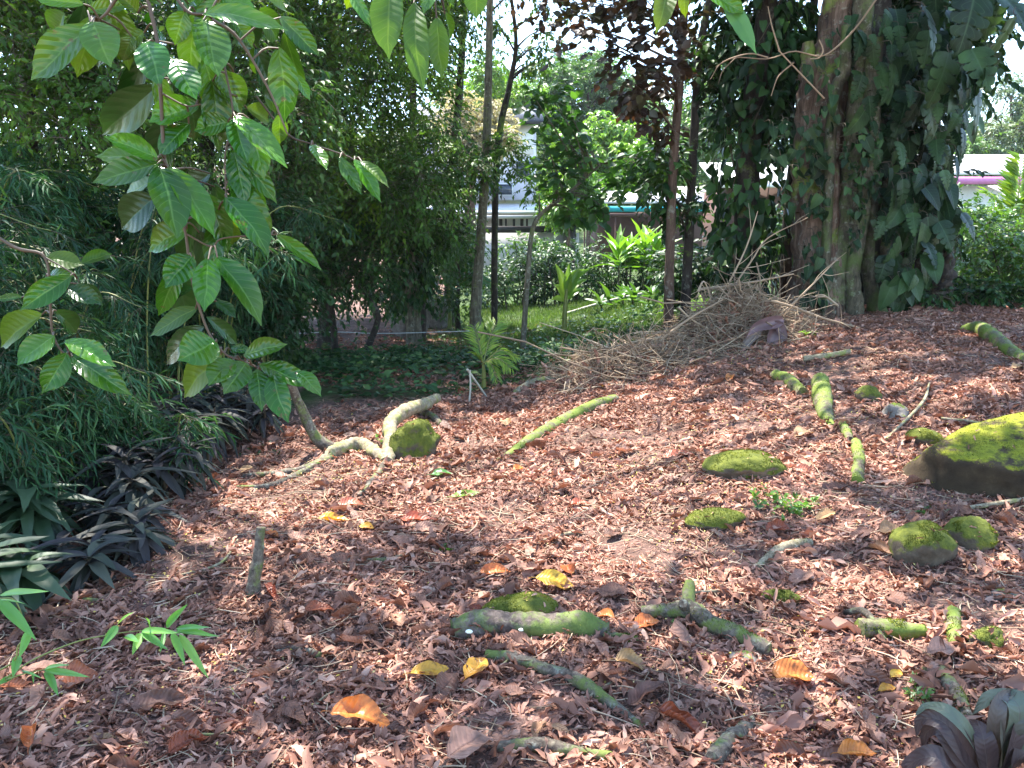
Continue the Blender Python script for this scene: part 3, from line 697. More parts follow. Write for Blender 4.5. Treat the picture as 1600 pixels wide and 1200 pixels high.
# ------------------------------------------------------------------ roots, logs and sticks
def gp(px, py, dz=0.): p = G(px, py); p = p.copy(); p[2] = float(HZ(p[0], p[1])) + dz; return p
BANK = []
def log(name, label, cat, pts, rads, mat, sides=14, rough=.16, dz=None, moss=0, seed=0., tuft=.014, flat=1., stubs=()):
    W = [gp(x, y) for x, y in pts]
    rp = [r * w[1] / F for r, w in zip(np.interp(np.linspace(0, 1, len(W)), np.linspace(0, 1, len(rads)), rads), W)]
    dzs = dz if dz is not None else [.38 if cat == 'root' else .5] * len(W)
    for q_, r_ in zip(spline(W, 14), np.interp(np.linspace(0, 1, 14), np.linspace(0, 1, len(rp)), rp)): BANK.append((q_[0], q_[1], r_))
    W = [w + np.array([0, 0, r * z]) for w, r, z in zip(W, rp, np.broadcast_to(dzs, len(W)))]
    mb = MB(); tube(mb, W, rp, sides, max(10, len(W) * 8), rough, seed=seed)
    for t, (dx, dy, dzz), rr in stubs:
        q = spline(W, 50)[int(t * 49)]; r0 = np.mean(rp) * rr
        tube(mb, [q, q + np.array([dx, dy, dzz]) * .6, q + np.array([dx, dy, dzz])], [r0 * 1.2, r0, r0 * .8], 8, 6, .15, seed=seed + t)
    c = np.mean(W, axis=0)
    if not moss: return single(name, mb, mat, label, cat, c)
    t = thing(name, label, cat, c); mb.build('wood', mat, t)
    V = mb.V[0]; f = mb.Fc[0]
    m = moss_tufts(V, f, int(moss * .8), tuft * .8, .2, .06, seed)
    if m: m.build('moss', M['moss'], t, smooth=False)
    return t

# the pale crooked root: a standing stub and a sinuous limb
q = gp(521, 706); top = P(452, 594, q[1] * .985)
mb = MB()
tube(mb, [top, P(468, 632, q[1]), P(494, 684, q[1]), q + [0, 0, .02], q + [.04, 0, -.08]], [.030, .036, .044, .055, .06], 12, 30, .14, seed=2.)
c = q
t = thing('crooked_root', 'pale crooked root arching over the litter with one end standing up', 'root', c)
mb.build('upright_end', M['logbare'], t)
mb = MB(); W = [gp(500, 722), gp(530, 712, .05), gp(566, 704, .05), gp(604, 722, .02)]
tube(mb, W, [.03, .055, .055, .045], 14, 60, .24, seed=3.); mb.build('arch', M['logpale'], t)
mb = MB(); g1 = gp(604, 718)
W = [gp(604, 724, .01), P(610, 690, g1[1] + .25), P(611, 662, g1[1] + .6), P(632, 643, g1[1] + 1.0), P(662, 632, g1[1] + 1.5), P(683, 621, g1[1] + 1.9)]
tube(mb, W, [.05, .055, .058, .06, .055, .042], 14, 90, .24, seed=4.)
mb.build('sinuous_limb', M['logpale'], t)
for pts, r in (([(604, 722), (590, 742), (575, 762), (560, 778)], [7, 5, 3]), ([(520, 712), (480, 735), (430, 745), (380, 748)], [8, 7, 5, 3]), ([(520, 716), (470, 742), (420, 762), (370, 766)], [7, 5, 3])):
    mb = MB(); W = [gp(*p, .012) for p in pts]; tube(mb, W, [x * W[0][1] / F for x in r], 8, 20, .2); mb.build('rootlet', M['logbare'], t)
mb = MB(); W = [gp(640, 650, .05), gp(668, 652, .03), gp(690, 668, .02)]; tube(mb, W, [.03, .04, .03], 8, 14, .2); mb.build('rootlet', M['logbare'], t)

log('tree_root', 'long straight mossy root sloping down from the brush pile', 'root', [(778, 722), (800, 708), (830, 690), (880, 660), (925, 640), (962, 626)], [3, 7, 10, 11, 10, 8], M['logmoss'], moss=900, seed=5.)
log('tree_root', 'tan green root between the white stick and the brush pile', 'root', [(806, 616), (826, 604), (852, 597), (890, 592)], [5, 7, 7, 5], M['logpale'], seed=6.)
log('tree_root', 'mossy root piece lying nearest the right end of the brush pile', 'root', [(1212, 588), (1232, 600), (1254, 616)], [9, 12, 9], M['logmoss'], moss=500, seed=7.)
log('tree_root', 'thick mossy root stub pointing at the viewer below the big tree', 'root', [(1281, 604), (1284, 630), (1290, 652), (1300, 668)], [13, 15, 12, 6], M['logmoss'], moss=800, seed=8., dz=[.7, .7, .3, 0])
log('tree_root', 'small knuckle of mossy root just below the thick root stub', 'root', [(1316, 664), (1322, 676), (1328, 690)], [6, 8, 6], M['logmoss'], moss=200, seed=9.)
log('tree_root', 'short upright looking root piece below the knuckle of root', 'root', [(1337, 694), (1341, 718), (1340, 752)], [8, 10, 10], M['logmoss'], moss=400, seed=10.)
log('tree_root', 'mossy root running to the right edge beyond the boulder', 'root', [(1504, 516), (1530, 522), (1552, 538), (1574, 552), (1600, 566)], [6, 11, 12, 11, 8], M['logmoss'], moss=700, seed=11., dz=[.3, .8, .8, .6, .4])
log('fallen_log', 'flat thick mossy log with white fungus lying across the foreground', 'log', [(708, 990), (760, 984), (830, 988), (900, 985), (950, 988)], [20, 25, 24, 24, 17], M['logflat'], 18, .22, [.35] * 5, 420, 12., .010)
log('fallen_log', 'narrow mossy end of wood continuing the flat thick log', 'log', [(944, 996), (970, 999), (996, 1001)], [10, 12, 9], M['logmoss'], moss=500, seed=13.)
log('fallen_log', 'mossy log with a knuckle and a cut dark end', 'log', [(1004, 958), (1040, 964), (1075, 968), (1110, 984), (1155, 1002), (1200, 1022)], [10, 13, 17, 15, 14, 13], M['logbare'], 14, .2, [.6, .8, .9, .9, .9, .8], 900, 14., .011, stubs=((.40, (.03, .1, .08), .8), (.38, (-.02, -.05, .05), .7)))
log('fallen_log', 'stub of mossy log lying under a thin stick on the right', 'log', [(1342, 996), (1370, 993), (1410, 990), (1446, 990)], [15, 17, 16, 9], M['logmoss'], moss=700, seed=15., dz=[.65] * 4)
log('tree_root', 'mossy root piece pointing upward left of the pale moss patch', 'root', [(1490, 962), (1489, 985), (1491, 1016)], [11, 12, 9], M['logmoss'], moss=350, seed=16.)
log('tree_root', 'dark mossy root running down towards the maroon plant', 'root', [(1464, 1050), (1485, 1078), (1502, 1108), (1516, 1136)], [12, 14, 13, 10], M['logbare'], moss=450, seed=17., tuft=.010)
log('tree_root', 'stubby root beside the tiny fern near the maroon plant', 'root', [(1448, 1052), (1452, 1070), (1454, 1092)], [9, 8, 6], M['logbare'], seed=18.)
log('tree_root', 'pale moss covered root slanting right of centre', 'root', [(1184, 886), (1215, 868), (1240, 858), (1266, 848)], [5, 9, 10, 7], M['logpale'], moss=500, seed=19., dz=[.4, .6, .6, .5], tuft=.008)
log('tree_root', 'dark root half buried below the flat thick log', 'root', [(760, 1022), (800, 1030), (850, 1046), (905, 1066), (950, 1098), (1005, 1134)], [8, 11, 10, 12, 11, 7], M['logbare'], seed=20., dz=[.3, .7, .8, .8, .6, .2])
log('tree_root', 'grey root rising from the bottom edge right of centre', 'root', [(1112, 1200), (1140, 1168), (1162, 1142), (1174, 1116)], [16, 15, 14, 8], M['logbare'], seed=21., dz=[.6, .6, .5, .1])
log('tree_root', 'grey root lying along the bottom edge of the clearing', 'root', [(778, 1168), (840, 1172), (900, 1184), (965, 1190)], [10, 14, 11, 8], M['logbare'], seed=22., dz=[.4, .6, .6, .3])
log('tree_root', 'thin dark root in the shade above the upright stick', 'root', [(528, 880), (560, 876), (600, 878), (640, 868)], [5, 6, 6, 4], M['logbare'], seed=23., dz=[.2] * 4)
log('fallen_stick', 'dark broken stick in the left shade under the purple bush', 'stick', [(92, 928), (118, 938), (152, 946)], [5, 6, 5], M['logbare'], 8, seed=24., dz=[.8] * 3)
log('fallen_stick', 'flat dark piece of wood left of the yellow orange leaf', 'stick', [(430, 1024), (465, 1020), (500, 1030)], [4, 8, 6], M['logbare'], 8, seed=25., dz=[.8] * 3)
log('fallen_stick', 'thin stick with a reddish end lying over the mossy log stub', 'stick', [(1320, 966), (1350, 984), (1382, 1006)], [5, 6, 4], M['logbare'], 8, .1, [2.4, 4.6, 1.2], seed=26.)
log('fallen_stick', 'thin bare stick lying against the front of the boulder', 'stick', [(1480, 806), (1540, 798), (1602, 790)], [4, 4, 4], M['logpale'], 7, .1, [1.5, 2, 2.5], seed=27.)
log('fallen_stick', 'pale dry stick on the litter right of the sunny patch', 'stick', [(838, 856), (870, 846), (905, 834)], [3, 4, 3], M['logpale'], 7, .1, [1.2] * 3, seed=28.)
log('fallen_stick', 'straight grey stick below the big tree', 'stick', [(1255, 566), (1290, 561), (1328, 556)], [5, 5, 4], M['logpale'], 7, .1, [1.2] * 3, seed=29.)
for k, (pts, lab) in enumerate([([(1060, 934), (1120, 932), (1190, 934)], 'thin level twig above the small moss mound'), ([(960, 1064), (905, 1104), (870, 1130)], 'thin grey twig crossing the dark buried root'),
      ([(775, 1050), (800, 1028), (822, 1012)], 'thin twig leaning on the front of the flat log'), ([(1385, 690), (1440, 640), (1452, 600)], 'thin bent twig above the small mossy stones'),
      ([(1200, 1160), (1230, 1142), (1262, 1120)], 'pale twig right of the grey bottom root'), ([(470, 1130), (510, 1090), (560, 1066)], 'thin twig left of the yellow orange leaf'),
      ([(260, 1140), (330, 1150), (395, 1142)], 'dark curved twig at the bottom left'), ([(1470, 660), (1530, 668), (1590, 684)], 'long thin twig above the boulder'), ([(280, 905), (345, 890), (372, 850)], 'thin bent twig left of the upright stick')]):
    log('dry_twig', lab, 'twig', pts, [2.2, 2.4, 1.4], M['logpale'], 6, .15, [2.5, 3.5, 2.5], seed=30. + k)
# upright stick
b0 = gp(391, 936); tp = P(408, 824, b0[1] + .05)
mb = MB(); tube(mb, [b0 - [0, 0, .04], b0 * .5 + tp * .5 + [.006, 0, 0], tp], [.034, .026, .019], 10, 24, .22, seed=31., freq=22)
single('upright_stick', mb, M['logbare'], 'short grey stick standing upright in the shaded litter', 'stick', b0)
# white bent stick by the young palm
b0 = gp(733, 630); mb = MB()
tube(mb, [b0, P(735, 604, b0[1]), P(734, 578, b0[1])], [.011, .010, .009], 7, 8, .05); a = P(730, 577, b0[1]); e = gp(762, 622)
tube(mb, [a, a * .5 + e * .5, e], [.012, .011, .010], 7, 8, .05)
single('snapped_stick', mb, M['polew'], 'pale snapped stick bent over beside the young palm', 'stick', b0)
# white fungus on the log
for k, (x, y, r) in enumerate(((733, 987, .010), (814, 984, .008))):
    p = P(x, y, G(x, 1000)[1] - .085); V, f = stone(p, (r * 1.3, r, r * .8), 70 + k, 14, 9, .2); mb = MB(); mb.add(V, f)
    single('fungus', mb, M['fungus'], ['white fungus cap near the left end of the flat log', 'white fungus cap near the middle of the flat log'][k], 'fungus', p)

# ------------------------------------------------------------------ stones
DEB = []
def debris(V, f, n):   # stray dead leaves lying on a stone: kept for the litter sheet
    a, b, c, d = (V[f[:, i]] for i in range(4)); nn = np.cross(c - a, d - b); A = np.linalg.norm(nn, axis=1); nz = nn / (A[:, None] + 1e-9)
    w = A * (nz[:, 2] > .55)
    if w.sum() > 0:
        k = rng.choice(len(f), n, p=w / w.sum()); DEB.append(((a + c)[k] / 2 + nz[k] * .008, nz[k]))
def rock(label, px, py, rx, ry, mat, mossn, seed, hz=1.0, yaw=0., sharp=.25, amp=.2, depth=1.0, name='mossy_rock', tuft=.012, sink=.5):
    b = gp(px, py); d = b[1]; s = d / F
    sink = sink + (.14 if ry < 21 else 0)
    c = b + np.array([0, rx * s * .5 * depth, ry * s * (1 - sink)])
    V, f = stone(c, (rx * s, rx * s * .8 * depth, ry * s * 1.15 * hz), seed, 52, 30, amp, sharp, yaw)
    V = V.copy()
    t = thing(name, label, 'rock', b); mb = MB(); mb.add(V, f); mb.build('stone', mat, t); debris(V, f, max(2, int(rx / 7)))
    for a_ in np.linspace(0, 6.28, 12): BANK.append((c[0] + math.cos(a_) * rx * s * .95, c[1] + math.sin(a_) * rx * s * .8 * depth, .02))
    if mossn:
        m = moss_tufts(V, f, mossn, tuft * .85, .30, -.08, seed, zlo=float(H(c[0], c[1])) - .02)
        if m: m.build('moss', M['moss'], t, smooth=False)
    return t
rock('low rounded mossy rock in front, left of its smaller neighbour', 1451, 884, 55, 36, M['mossrock'], 3600, 3.1, 1., .2, .15, .12, tuft=.011)
rock('smaller mossy rock right behind the front mossy rock', 1518, 856, 39, 28, M['mossrock'], 2000, 4.3, 1., .0, .3, .15, tuft=.011)
rock('long low mossy stone beside the bright red leaf', 1170, 744, 66, 20, M['mossrock'], 3600, 5.7, 1.1, .15, .2, .2, .8, tuft=.013)
rock('low moss mound in the sunny right centre', 1120, 828, 50, 15, M['mossrock'], 2400, 6.1, 1.1, .25, .1, .2, .8, tuft=.012)
rock('small mossy stone above the boulder', 1449, 692, 27, 14, M['mossrock'], 1200, 7.9, 1., -.3, .2, .15, tuft=.012)
rock('small pale stone with a moss cap below the dark mossy stone', 1404, 652, 22, 13, M['greyrock'], 500, 8.3, 1., .2, .3, .2, tuft=.010)
rock('rounded dark mossy stone highest on the slope', 1361, 627, 20, 15, M['mossrock'], 700, 9.2, 1., 0., .15, .15, tuft=.010)
rock('lumpy moss covered stone beside the crooked root', 650, 716, 36, 32, M['mossrock'], 1700, 10.4, 1.05, .4, .35, .25, tuft=.014)
rock('moss mound behind the flat thick log', 812, 966, 66, 18, M['mossrock'], 2600, 11.2, 1.1, .1, .1, .2, .8, tuft=.010)
rock('tiny moss mound above the mossy log stub', 1225, 942, 33, 10, M['mossrock'], 900, 12.6, 1.1, .0, .1, .2, .8, tuft=.010)
rock('pale moss mound at the far right of the foreground', 1550, 1012, 34, 16, M['mossrock'], 700, 13.8, 1., .5, .2, .2, .8, tuft=.010)
rock('pebble with moss left of the mossy log stub', 1283, 976, 9, 9, M['greyrock'], 0, 14.2, name='pebble')
rock('grey stone half buried under the vine covered post', 637, 526, 31, 40, M['greyrock'], 0, 15.5, 1., .2, .3, .15, name='grey_rock', sink=.25)
rock('smaller grey stone right of the vine covered post', 680, 513, 23, 28, M['greyrock'], 0, 16.5, 1., .6, .3, .15, name='grey_rock', sink=.25)
rock('flat grey stone near the right edge of the litter', 1570, 942, 22, 8, M['greyrock'], 0, 17.5, name='grey_rock')
rock('brown stone below the cut end of the mossy log', 1165, 1036, 22, 10, M['greyrock'], 0, 18.1, name='grey_rock')
# the boulder: overhanging dark face, sloping mossy top
b = gp(1600, 797); d = b[1]; s = d / F; c = b + np.array([.20, .36, .09])
n_u, n_v = 84, 60
V, f = stone((0, 0, 0), (1, 1, 1), 21.3, n_u, n_v, .05, 0)
D = nrm(V); pl = [(0.05, -.97, -.16, .44), (-.55, -.80, -.05, .47), (-.12, -.46, .88, .40), (-.90, -.15, .10, .66), (.9, -.2, .3, .75), (0, .9, .2, .55), (0, -.55, -.8, .40), (-.5, .6, .5, .6), (-.3, -.2, .93, .46)]
N = nrm(np.array([p[:3] for p in pl])); dd = np.array([p[3] for p in pl])
k = (1 / ((np.maximum(D @ N.T, 0) / dd) ** 22).sum(1)) ** (1 / 22)
V = D * k[:, None]; V = V * (1 + .10 * vn3(V * 3 + 4) + .045 * vn3(V * 9) + .02 * vn3(V * 24))[:, None]
V = V * np.array([.84, .74, .56]) + c
t = thing('boulder', 'big boulder with a sloping mossy top and a dark overhanging face', 'rock', b)
mb = MB(); mb.add(V, f); mb.build('stone', M['boulder'], t)
moss_tufts(V, f, 9000, .010, .55, -.14, 21).build('moss', M['moss'], t, smooth=False)
BOULDER = (c, V)

debris(V, f, 26)
mb = MB(); mb2 = MB()
for p_, n_ in DEB:
    k = len(p_); X, Y, Z = basis(rdir(k, .3), nrm(n_ + rng.normal(0, .2, (k, 3)))); sz = rng.uniform(.015, .05, k); inst(mb, lit_t[k % 10], p_ - Y * sz[:, None] * .5, X, Y, Z, sz, rng.random(k))
    sz = rng.uniform(.006, .014, k); p2 = p_ + rng.normal(0, .012, (k, 3)) * [1, 1, .1]; inst(mb2, leaf_s(.3, .3, .1), p2, X, Y, Z, sz, rng.random(k))
bk_ = np.array(BANK)
for tm in lit_t + big_t[:2]:
    k_ = rng.integers(0, len(bk_), 150); o_ = bk_[k_]; a_ = rng.uniform(0, 6.28, 150); r_ = o_[:, 2] * 1.15 + .012 + np.abs(rng.normal(0, .035, 150))
    xy = np.stack([o_[:, 0] + np.cos(a_) * r_, o_[:, 1] + np.sin(a_) * r_], -1); lay(mb, tm, xy, rng.gamma(4, .014, 150) + .015, (.004, .035), .45, skew)
tag(mb.build('leaf_debris', M['litter']), 'scraps of dead leaf on the mossy stones and banked against the logs', 'leaf debris', kind='stuff')
tag(mb2.build('leaflet_debris', M['speck']), 'tiny pale leaflets fallen on the mossy stones', 'leaflets', kind='stuff')
# ------------------------------------------------------------------ near hanging branches with big veined leaves
def src(ox, oy): return lambda x, y: (ox + x * .3375, oy + y * .3375)
A_, B_ = src(0, 0), src(0, 400)
def branch(name, label, stems, leaves, stemd):
    base = P(*stems[0][0][0][:2], stemd)
    t = thing(name, label, 'branch', base); samples = []
    for pts, r0, r1 in stems:
        W = np.array([P(p[0], p[1], stemd + (p[2] if len(p) > 2 else 0)) for p in pts])
        mb = MB(); q = tube(mb, W, [r0, (r0 + r1) / 2, r1], 8, max(20, len(pts) * 8), .12, freq=60, rnd=rng.random()); mb.build('stem', M['redstem'], t); samples.append(q)
    S = np.vstack(samples)
    for lf in leaves:
        (bx, by), (tx, ty), w, lay_, mt = lf[:5]
        d = {'f': stemd - .07, 'm': stemd + .06, 'b': stemd + .26}[lay_] + random.uniform(-.03, .03)
        bp = P(bx, by, stemd * .4 + d * .6); tpnt = P(tx, ty, d - random.uniform(.0, .05))
        L = np.linalg.norm(tpnt - bp); hw = w * d / F / 2 / L * .92
        Yd = nrm(tpnt - bp); cam = nrm(np.array([0, 0, EYE]) - bp)
        side = lf[5] if len(lf) > 5 else random.uniform(-.35, .35)
        n = nrm(cam + np.array([side, 0, .55]))
        X, Y, Z = basis(Yd[None], n[None])
        hw = hw / max(.8, abs(np.dot(Z[0], cam)))
        T = leaf_t('acum', min(hw, .36 if abs(bx - (1002 * .3375)) > 3 else .46), 18, 12, random.uniform(.05, .35), random.uniform(.05, .26), .005, 9, random.uniform(.2, .8), random.uniform(-.35, .35), .05, bx)
        V = T[0].copy(); V[:, 2] += .16 * 0 + V[:, 1] * .10
        mb = MB(); inst(mb, (V, T[1], T[2]), bp[None], X, Y, Z, np.array([L]), np.array([random.random()]))
        k = S[np.argmin(((S - bp) ** 2).sum(1))]
        if np.linalg.norm(k - bp) < .16:
            tube(mb, [k, k * .5 + bp * .5 + [0, 0, .008], bp + Y[0] * L * .03], [.0022, .002, .0016], 5, 6, 0, mat=1)
        mb.build('leaf', [M[mt], M['redstem']], t)
    return t

big, bk = 'big', 'bigback'
main = [
 (A_(390, 20), A_(150, -8), 24, 'f', big), (A_(400, 50), A_(600, 20), 22, 'm', big), (A_(425, 110), A_(140, 372), 52, 'f', big, -.4), (A_(430, 100), A_(505, 300), 54, 'f', big),
 (A_(610, 165), A_(565, 285), 40, 'm', big), (A_(680, 190), A_(740, 382), 44, 'f', big), (A_(790, 268), A_(910, 447), 40, 'f', big), (A_(855, 50), A_(805, 205), 56, 'm', big),
 (A_(940, 85), A_(1003, 358), 50, 'f', big), (A_(940, 60), A_(1310, 92), 28, 'f', big, .1), (A_(1295, 75), A_(1475, 265), 30, 'm', big), (A_(1080, 90), A_(1172, 222), 26, 'm', big),
 (A_(1180, 200), A_(1205, 352), 22, 'b', bk), (A_(1320, 140), A_(1395, 440), 26, 'b', bk), (A_(1360, 338), A_(1442, 462), 17, 'm', big), (A_(1195, 318), A_(1270, 525), 24, 'b', bk),
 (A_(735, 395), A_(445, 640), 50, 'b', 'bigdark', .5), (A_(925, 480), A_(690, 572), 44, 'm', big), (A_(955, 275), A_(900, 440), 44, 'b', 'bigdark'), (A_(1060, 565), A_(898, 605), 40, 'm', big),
 (A_(1082, 530), A_(1332, 778), 34, 'f', big), (A_(1085, 545), A_(1135, 735), 32, 'f', big), (A_(1140, 500), A_(1255, 565), 30, 'b', bk), (A_(1290, 528), A_(1300, 672), 26, 'm', bk),
 (A_(735, 745), A_(440, 715), 38, 'm', big), (A_(735, 735), A_(480, 635), 34, 'f', big), (A_(738, 755), A_(428, 848), 42, 'f', big, -.2), (A_(735, 768), A_(830, 1098), 54, 'f', big),
 (A_(775, 770), A_(1000, 1085), 42, 'f', big), (A_(950, 890), A_(1062, 1165), 42, 'm', big), (A_(1050, 840), A_(1248, 962), 34, 'm', big), (A_(1095, 700), A_(1285, 945), 32, 'm', big),
 (A_(1045, 910), A_(1262, 1160), 44, 'f', big, .3), (A_(725, 910), A_(545, 1062), 52, 'm', 'bigdark'), (A_(705, 838), A_(540, 932), 34, 'b', bk), (A_(872, 1058), A_(668, 1152), 42, 'm', big),
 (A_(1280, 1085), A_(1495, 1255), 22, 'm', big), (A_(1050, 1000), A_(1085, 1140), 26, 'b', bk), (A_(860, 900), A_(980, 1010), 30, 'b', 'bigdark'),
 (A_(640, 60), A_(520, -60), 40, 'm', big), (A_(750, 20), A_(640, -80), 46, 'm', big), (A_(700, 60), A_(760, 190), 30, 'b', big), (A_(300, 60), A_(250, 190), 56, 'b', bk), (A_(560, 120), A_(440, 280), 50, 'b', 'bigdark'),
 (A_(870, 20), A_(1000, -60), 50, 'm', big), (A_(1000, 0), A_(1180, 20), 34, 'm', big), (A_(1200, 40), A_(1290, 190), 34, 'b', bk), (A_(1250, 0), A_(1330, 60), 40, 'b', bk),
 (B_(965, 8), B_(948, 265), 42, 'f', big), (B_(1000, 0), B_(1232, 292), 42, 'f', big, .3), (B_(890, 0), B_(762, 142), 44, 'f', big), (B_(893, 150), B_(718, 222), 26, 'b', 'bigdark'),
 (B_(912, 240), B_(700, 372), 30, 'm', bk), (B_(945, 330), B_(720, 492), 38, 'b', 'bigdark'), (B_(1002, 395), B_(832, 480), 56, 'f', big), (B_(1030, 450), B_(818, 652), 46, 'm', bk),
 (B_(1080, 478), B_(968, 592), 38, 'f', big), (B_(1140, 490), B_(1042, 630), 40, 'f', big), (B_(1190, 522), B_(1212, 712), 30, 'f', big), (B_(1258, 545), B_(1332, 775), 40, 'f', big),
 (B_(1200, 500), B_(1448, 605), 34, 'f', big, .1), (B_(1375, 538), B_(1484, 625), 24, 'f', big), (B_(1128, 462), B_(1330, 408), 34, 'f', big), (B_(958, 280), B_(1112, 415), 22, 'b', 'bigdark'),
 (B_(1000, 208), B_(1095, 285), 20, 'm', 'bigdark'), (B_(1065, 435), B_(1155, 430), 16, 'm', big)]
stems = [([(215, -60), (245, 60), (251, 145), (258, 257), (275, 312), (290, 365), (300, 437), (324, 515), (351, 552), (375, 562), (402, 574), (452, 600)], .0042, .0018),
         ([(240, -60), (290, 15), (332, 30), (352, 110), (364, 182), (352, 240), (353, 312)], .0032, .0014),
         ([(332, 30), (372, 60), (420, 140), (449, 209)], .0035, .0016), ([(215, -50), (180, 0), (165, 22), (140, 40)], .004, .002), ([(251, 145), (290, 165), (314, 163)], .002, .0014),
         ([(290, 365), (330, 385), (350, 372), (432, 366)], .002, .0014)]
fq = np.random.default_rng(8)
for k in range(34):
    ax, ay = [(330, 60), (300, 150), (360, 130), (270, 200), (330, 260), (360, 300), (290, 320), (240, 90), (190, 40), (400, 60), (310, 20), (120, 40), (410, 220), (300, 400), (330, 330), (380, 20), (150, 20)][k % 17]
    ax += fq.uniform(-40, 40); ay += fq.uniform(-40, 30); aa = fq.uniform(.1, 3.0); LL = fq.uniform(80, 125)
    main.append(((ax, ay), (ax + LL * math.cos(aa) * .6, ay + LL * (.35 + .7 * math.sin(aa))), fq.uniform(34, 50), 'mb'[k % 2], ['big', 'bigdark'][k % 2]))
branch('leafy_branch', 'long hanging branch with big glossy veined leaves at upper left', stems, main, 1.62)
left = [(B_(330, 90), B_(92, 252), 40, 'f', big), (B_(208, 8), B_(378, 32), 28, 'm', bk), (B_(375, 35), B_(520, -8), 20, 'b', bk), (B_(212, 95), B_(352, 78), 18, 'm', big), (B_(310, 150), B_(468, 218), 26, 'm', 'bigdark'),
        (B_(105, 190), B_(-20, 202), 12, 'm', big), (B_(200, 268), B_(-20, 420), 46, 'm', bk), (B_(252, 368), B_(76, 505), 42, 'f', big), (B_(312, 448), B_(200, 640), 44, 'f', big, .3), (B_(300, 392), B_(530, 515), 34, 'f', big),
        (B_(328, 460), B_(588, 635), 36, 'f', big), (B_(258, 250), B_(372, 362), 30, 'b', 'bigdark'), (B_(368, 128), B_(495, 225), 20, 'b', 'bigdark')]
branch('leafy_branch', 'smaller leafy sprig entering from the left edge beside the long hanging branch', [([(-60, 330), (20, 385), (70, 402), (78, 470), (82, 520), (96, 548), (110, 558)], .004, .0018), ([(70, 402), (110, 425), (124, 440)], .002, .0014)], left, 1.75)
E_ = src(530, 0)
branch('leafy_branch', 'thin twig with three narrow leaves right of the long hanging branch', [([(400, 150), (449, 209), (487, 225), (540, 243), (556, 252)], .0022, .0012)],
       [(A_(1440, 668), A_(1512, 795), 20, 'f', big), (E_(0, 728), E_(108, 905), 22, 'f', big), (E_(68, 738), E_(188, 922), 22, 'f', big), (E_(100, 745), E_(234, 855), 16, 'f', bk)], 1.75)
branch('leafy_branch', 'backlit spray of yellow green leaves hanging from the top left of centre', [([(520, -70), (600, -40), (660, -22), (720, -35), (770, -50)], .004, .002)],
       [((612, -25), (601, 82), 48, 'f', bk), ((646, 4), (654, 134), 36, 'f', bk), ((682, 26), (690, 124), 33, 'm', bk), ((672, -22), (664, 16), 22, 'f', big), ((744, -38), (746, 30), 36, 'm', bk), ((545, -18), (582, 44), 16, 'f', big), ((560, -30), (540, 15), 24, 'm', bk), ((700, -30), (708, 8), 26, 'm', big), ((695, 20), (705, 70), 20, 'b', bk)], 1.5)
branch('leafy_branch', 'small spray of bright leaves hanging from the top right of centre', [([(1000, -70), (1050, -30), (1090, -20), (1128, -16)], .003, .0015)],
       [((1046, -24), (1030, 44), 30, 'f', bk), ((1068, -24), (1069, 28), 18, 'm', bk), ((1128, -16), (1180, 82), 22, 'f', 'palmgreen'), ((1100, -16), (1164, 18), 30, 'f', big), ((1010, -30), (980, 4), 24, 'm', big)], 1.6)

# fresh bamboo sprig, bottom left
S_ = src(0, 795)
def sprig():
    d0 = 1.95; base = P(-40, 1085, d0)
    t = thing('bamboo_sprig', 'fresh light green bamboo sprig reaching in low at the left edge', 'bamboo sprig', base)
    for pts in ([(-40, 1085), (5, 1062), (50, 1032), (110, 1006), (158, 994), (215, 986), (270, 985)], [(-20, 1075), (30, 1055), (70, 1046)], [(-30, 1060), (20, 1035), (28, 1010), (40, 990), (25, 940), (0, 935), (-30, 940)]):
        mb = MB(); tube(mb, [P(x, y, d0 + i * .01) for i, (x, y) in enumerate(pts)], [.0028, .0022, .0012], 6, 30, .05); mb.build('stem', M['greenstem'], t)
    for a, b, w in [((0, 400), (208, 368), 34), ((-10, 420), (165, 600), 48), ((0, 420), (105, 428), 10), ((135, 560), (90, 690), 34), ((85, 680), (60, 775), 36), ((60, 780), (-20, 815), 30), ((205, 745), (400, 772), 30), ((205, 742), (310, 712), 22), ((210, 750), (270, 858), 32),
                    ((100, 750), (190, 775), 12), ((150, 755), (155, 800), 10), ((545, 540), (468, 640), 34), ((545, 535), (605, 470), 22), ((655, 565), (820, 565), 30), ((815, 565), (1005, 580), 30), ((815, 555), (960, 540), 26), ((770, 548), (852, 448), 34), ((690, 550), (688, 500), 22), ((655, 570), (770, 645), 32), ((650, 575), (615, 672), 34), ((760, 570), (745, 660), 20), ((795, 575), (860, 718), 32), ((830, 580), (965, 782), 34), ((580, 590), (640, 610), 30)]:
        bp, tpn = P(*S_(*a), d0 + .03), P(*S_(*b), d0 - .03); L = np.linalg.norm(tpn - bp); cam = nrm(np.array([0, 0, EYE]) - bp)
        X, Y, Z = basis((tpn - bp)[None], nrm(cam + np.array([random.uniform(-.5, .5), 0, .6]))[None])
        T = leaf_t('lance', w * .3375 * d0 / F / L * .62, 10, 4, .35, .08, 0, 0, .3, random.uniform(-.3, .3), .02, a[0])
        mb = MB(); inst(mb, T, bp[None], X, Y, Z, np.array([L]), np.array([random.random()])); mb.build('leaf', M['bamboo_pale'], t)
sprig()

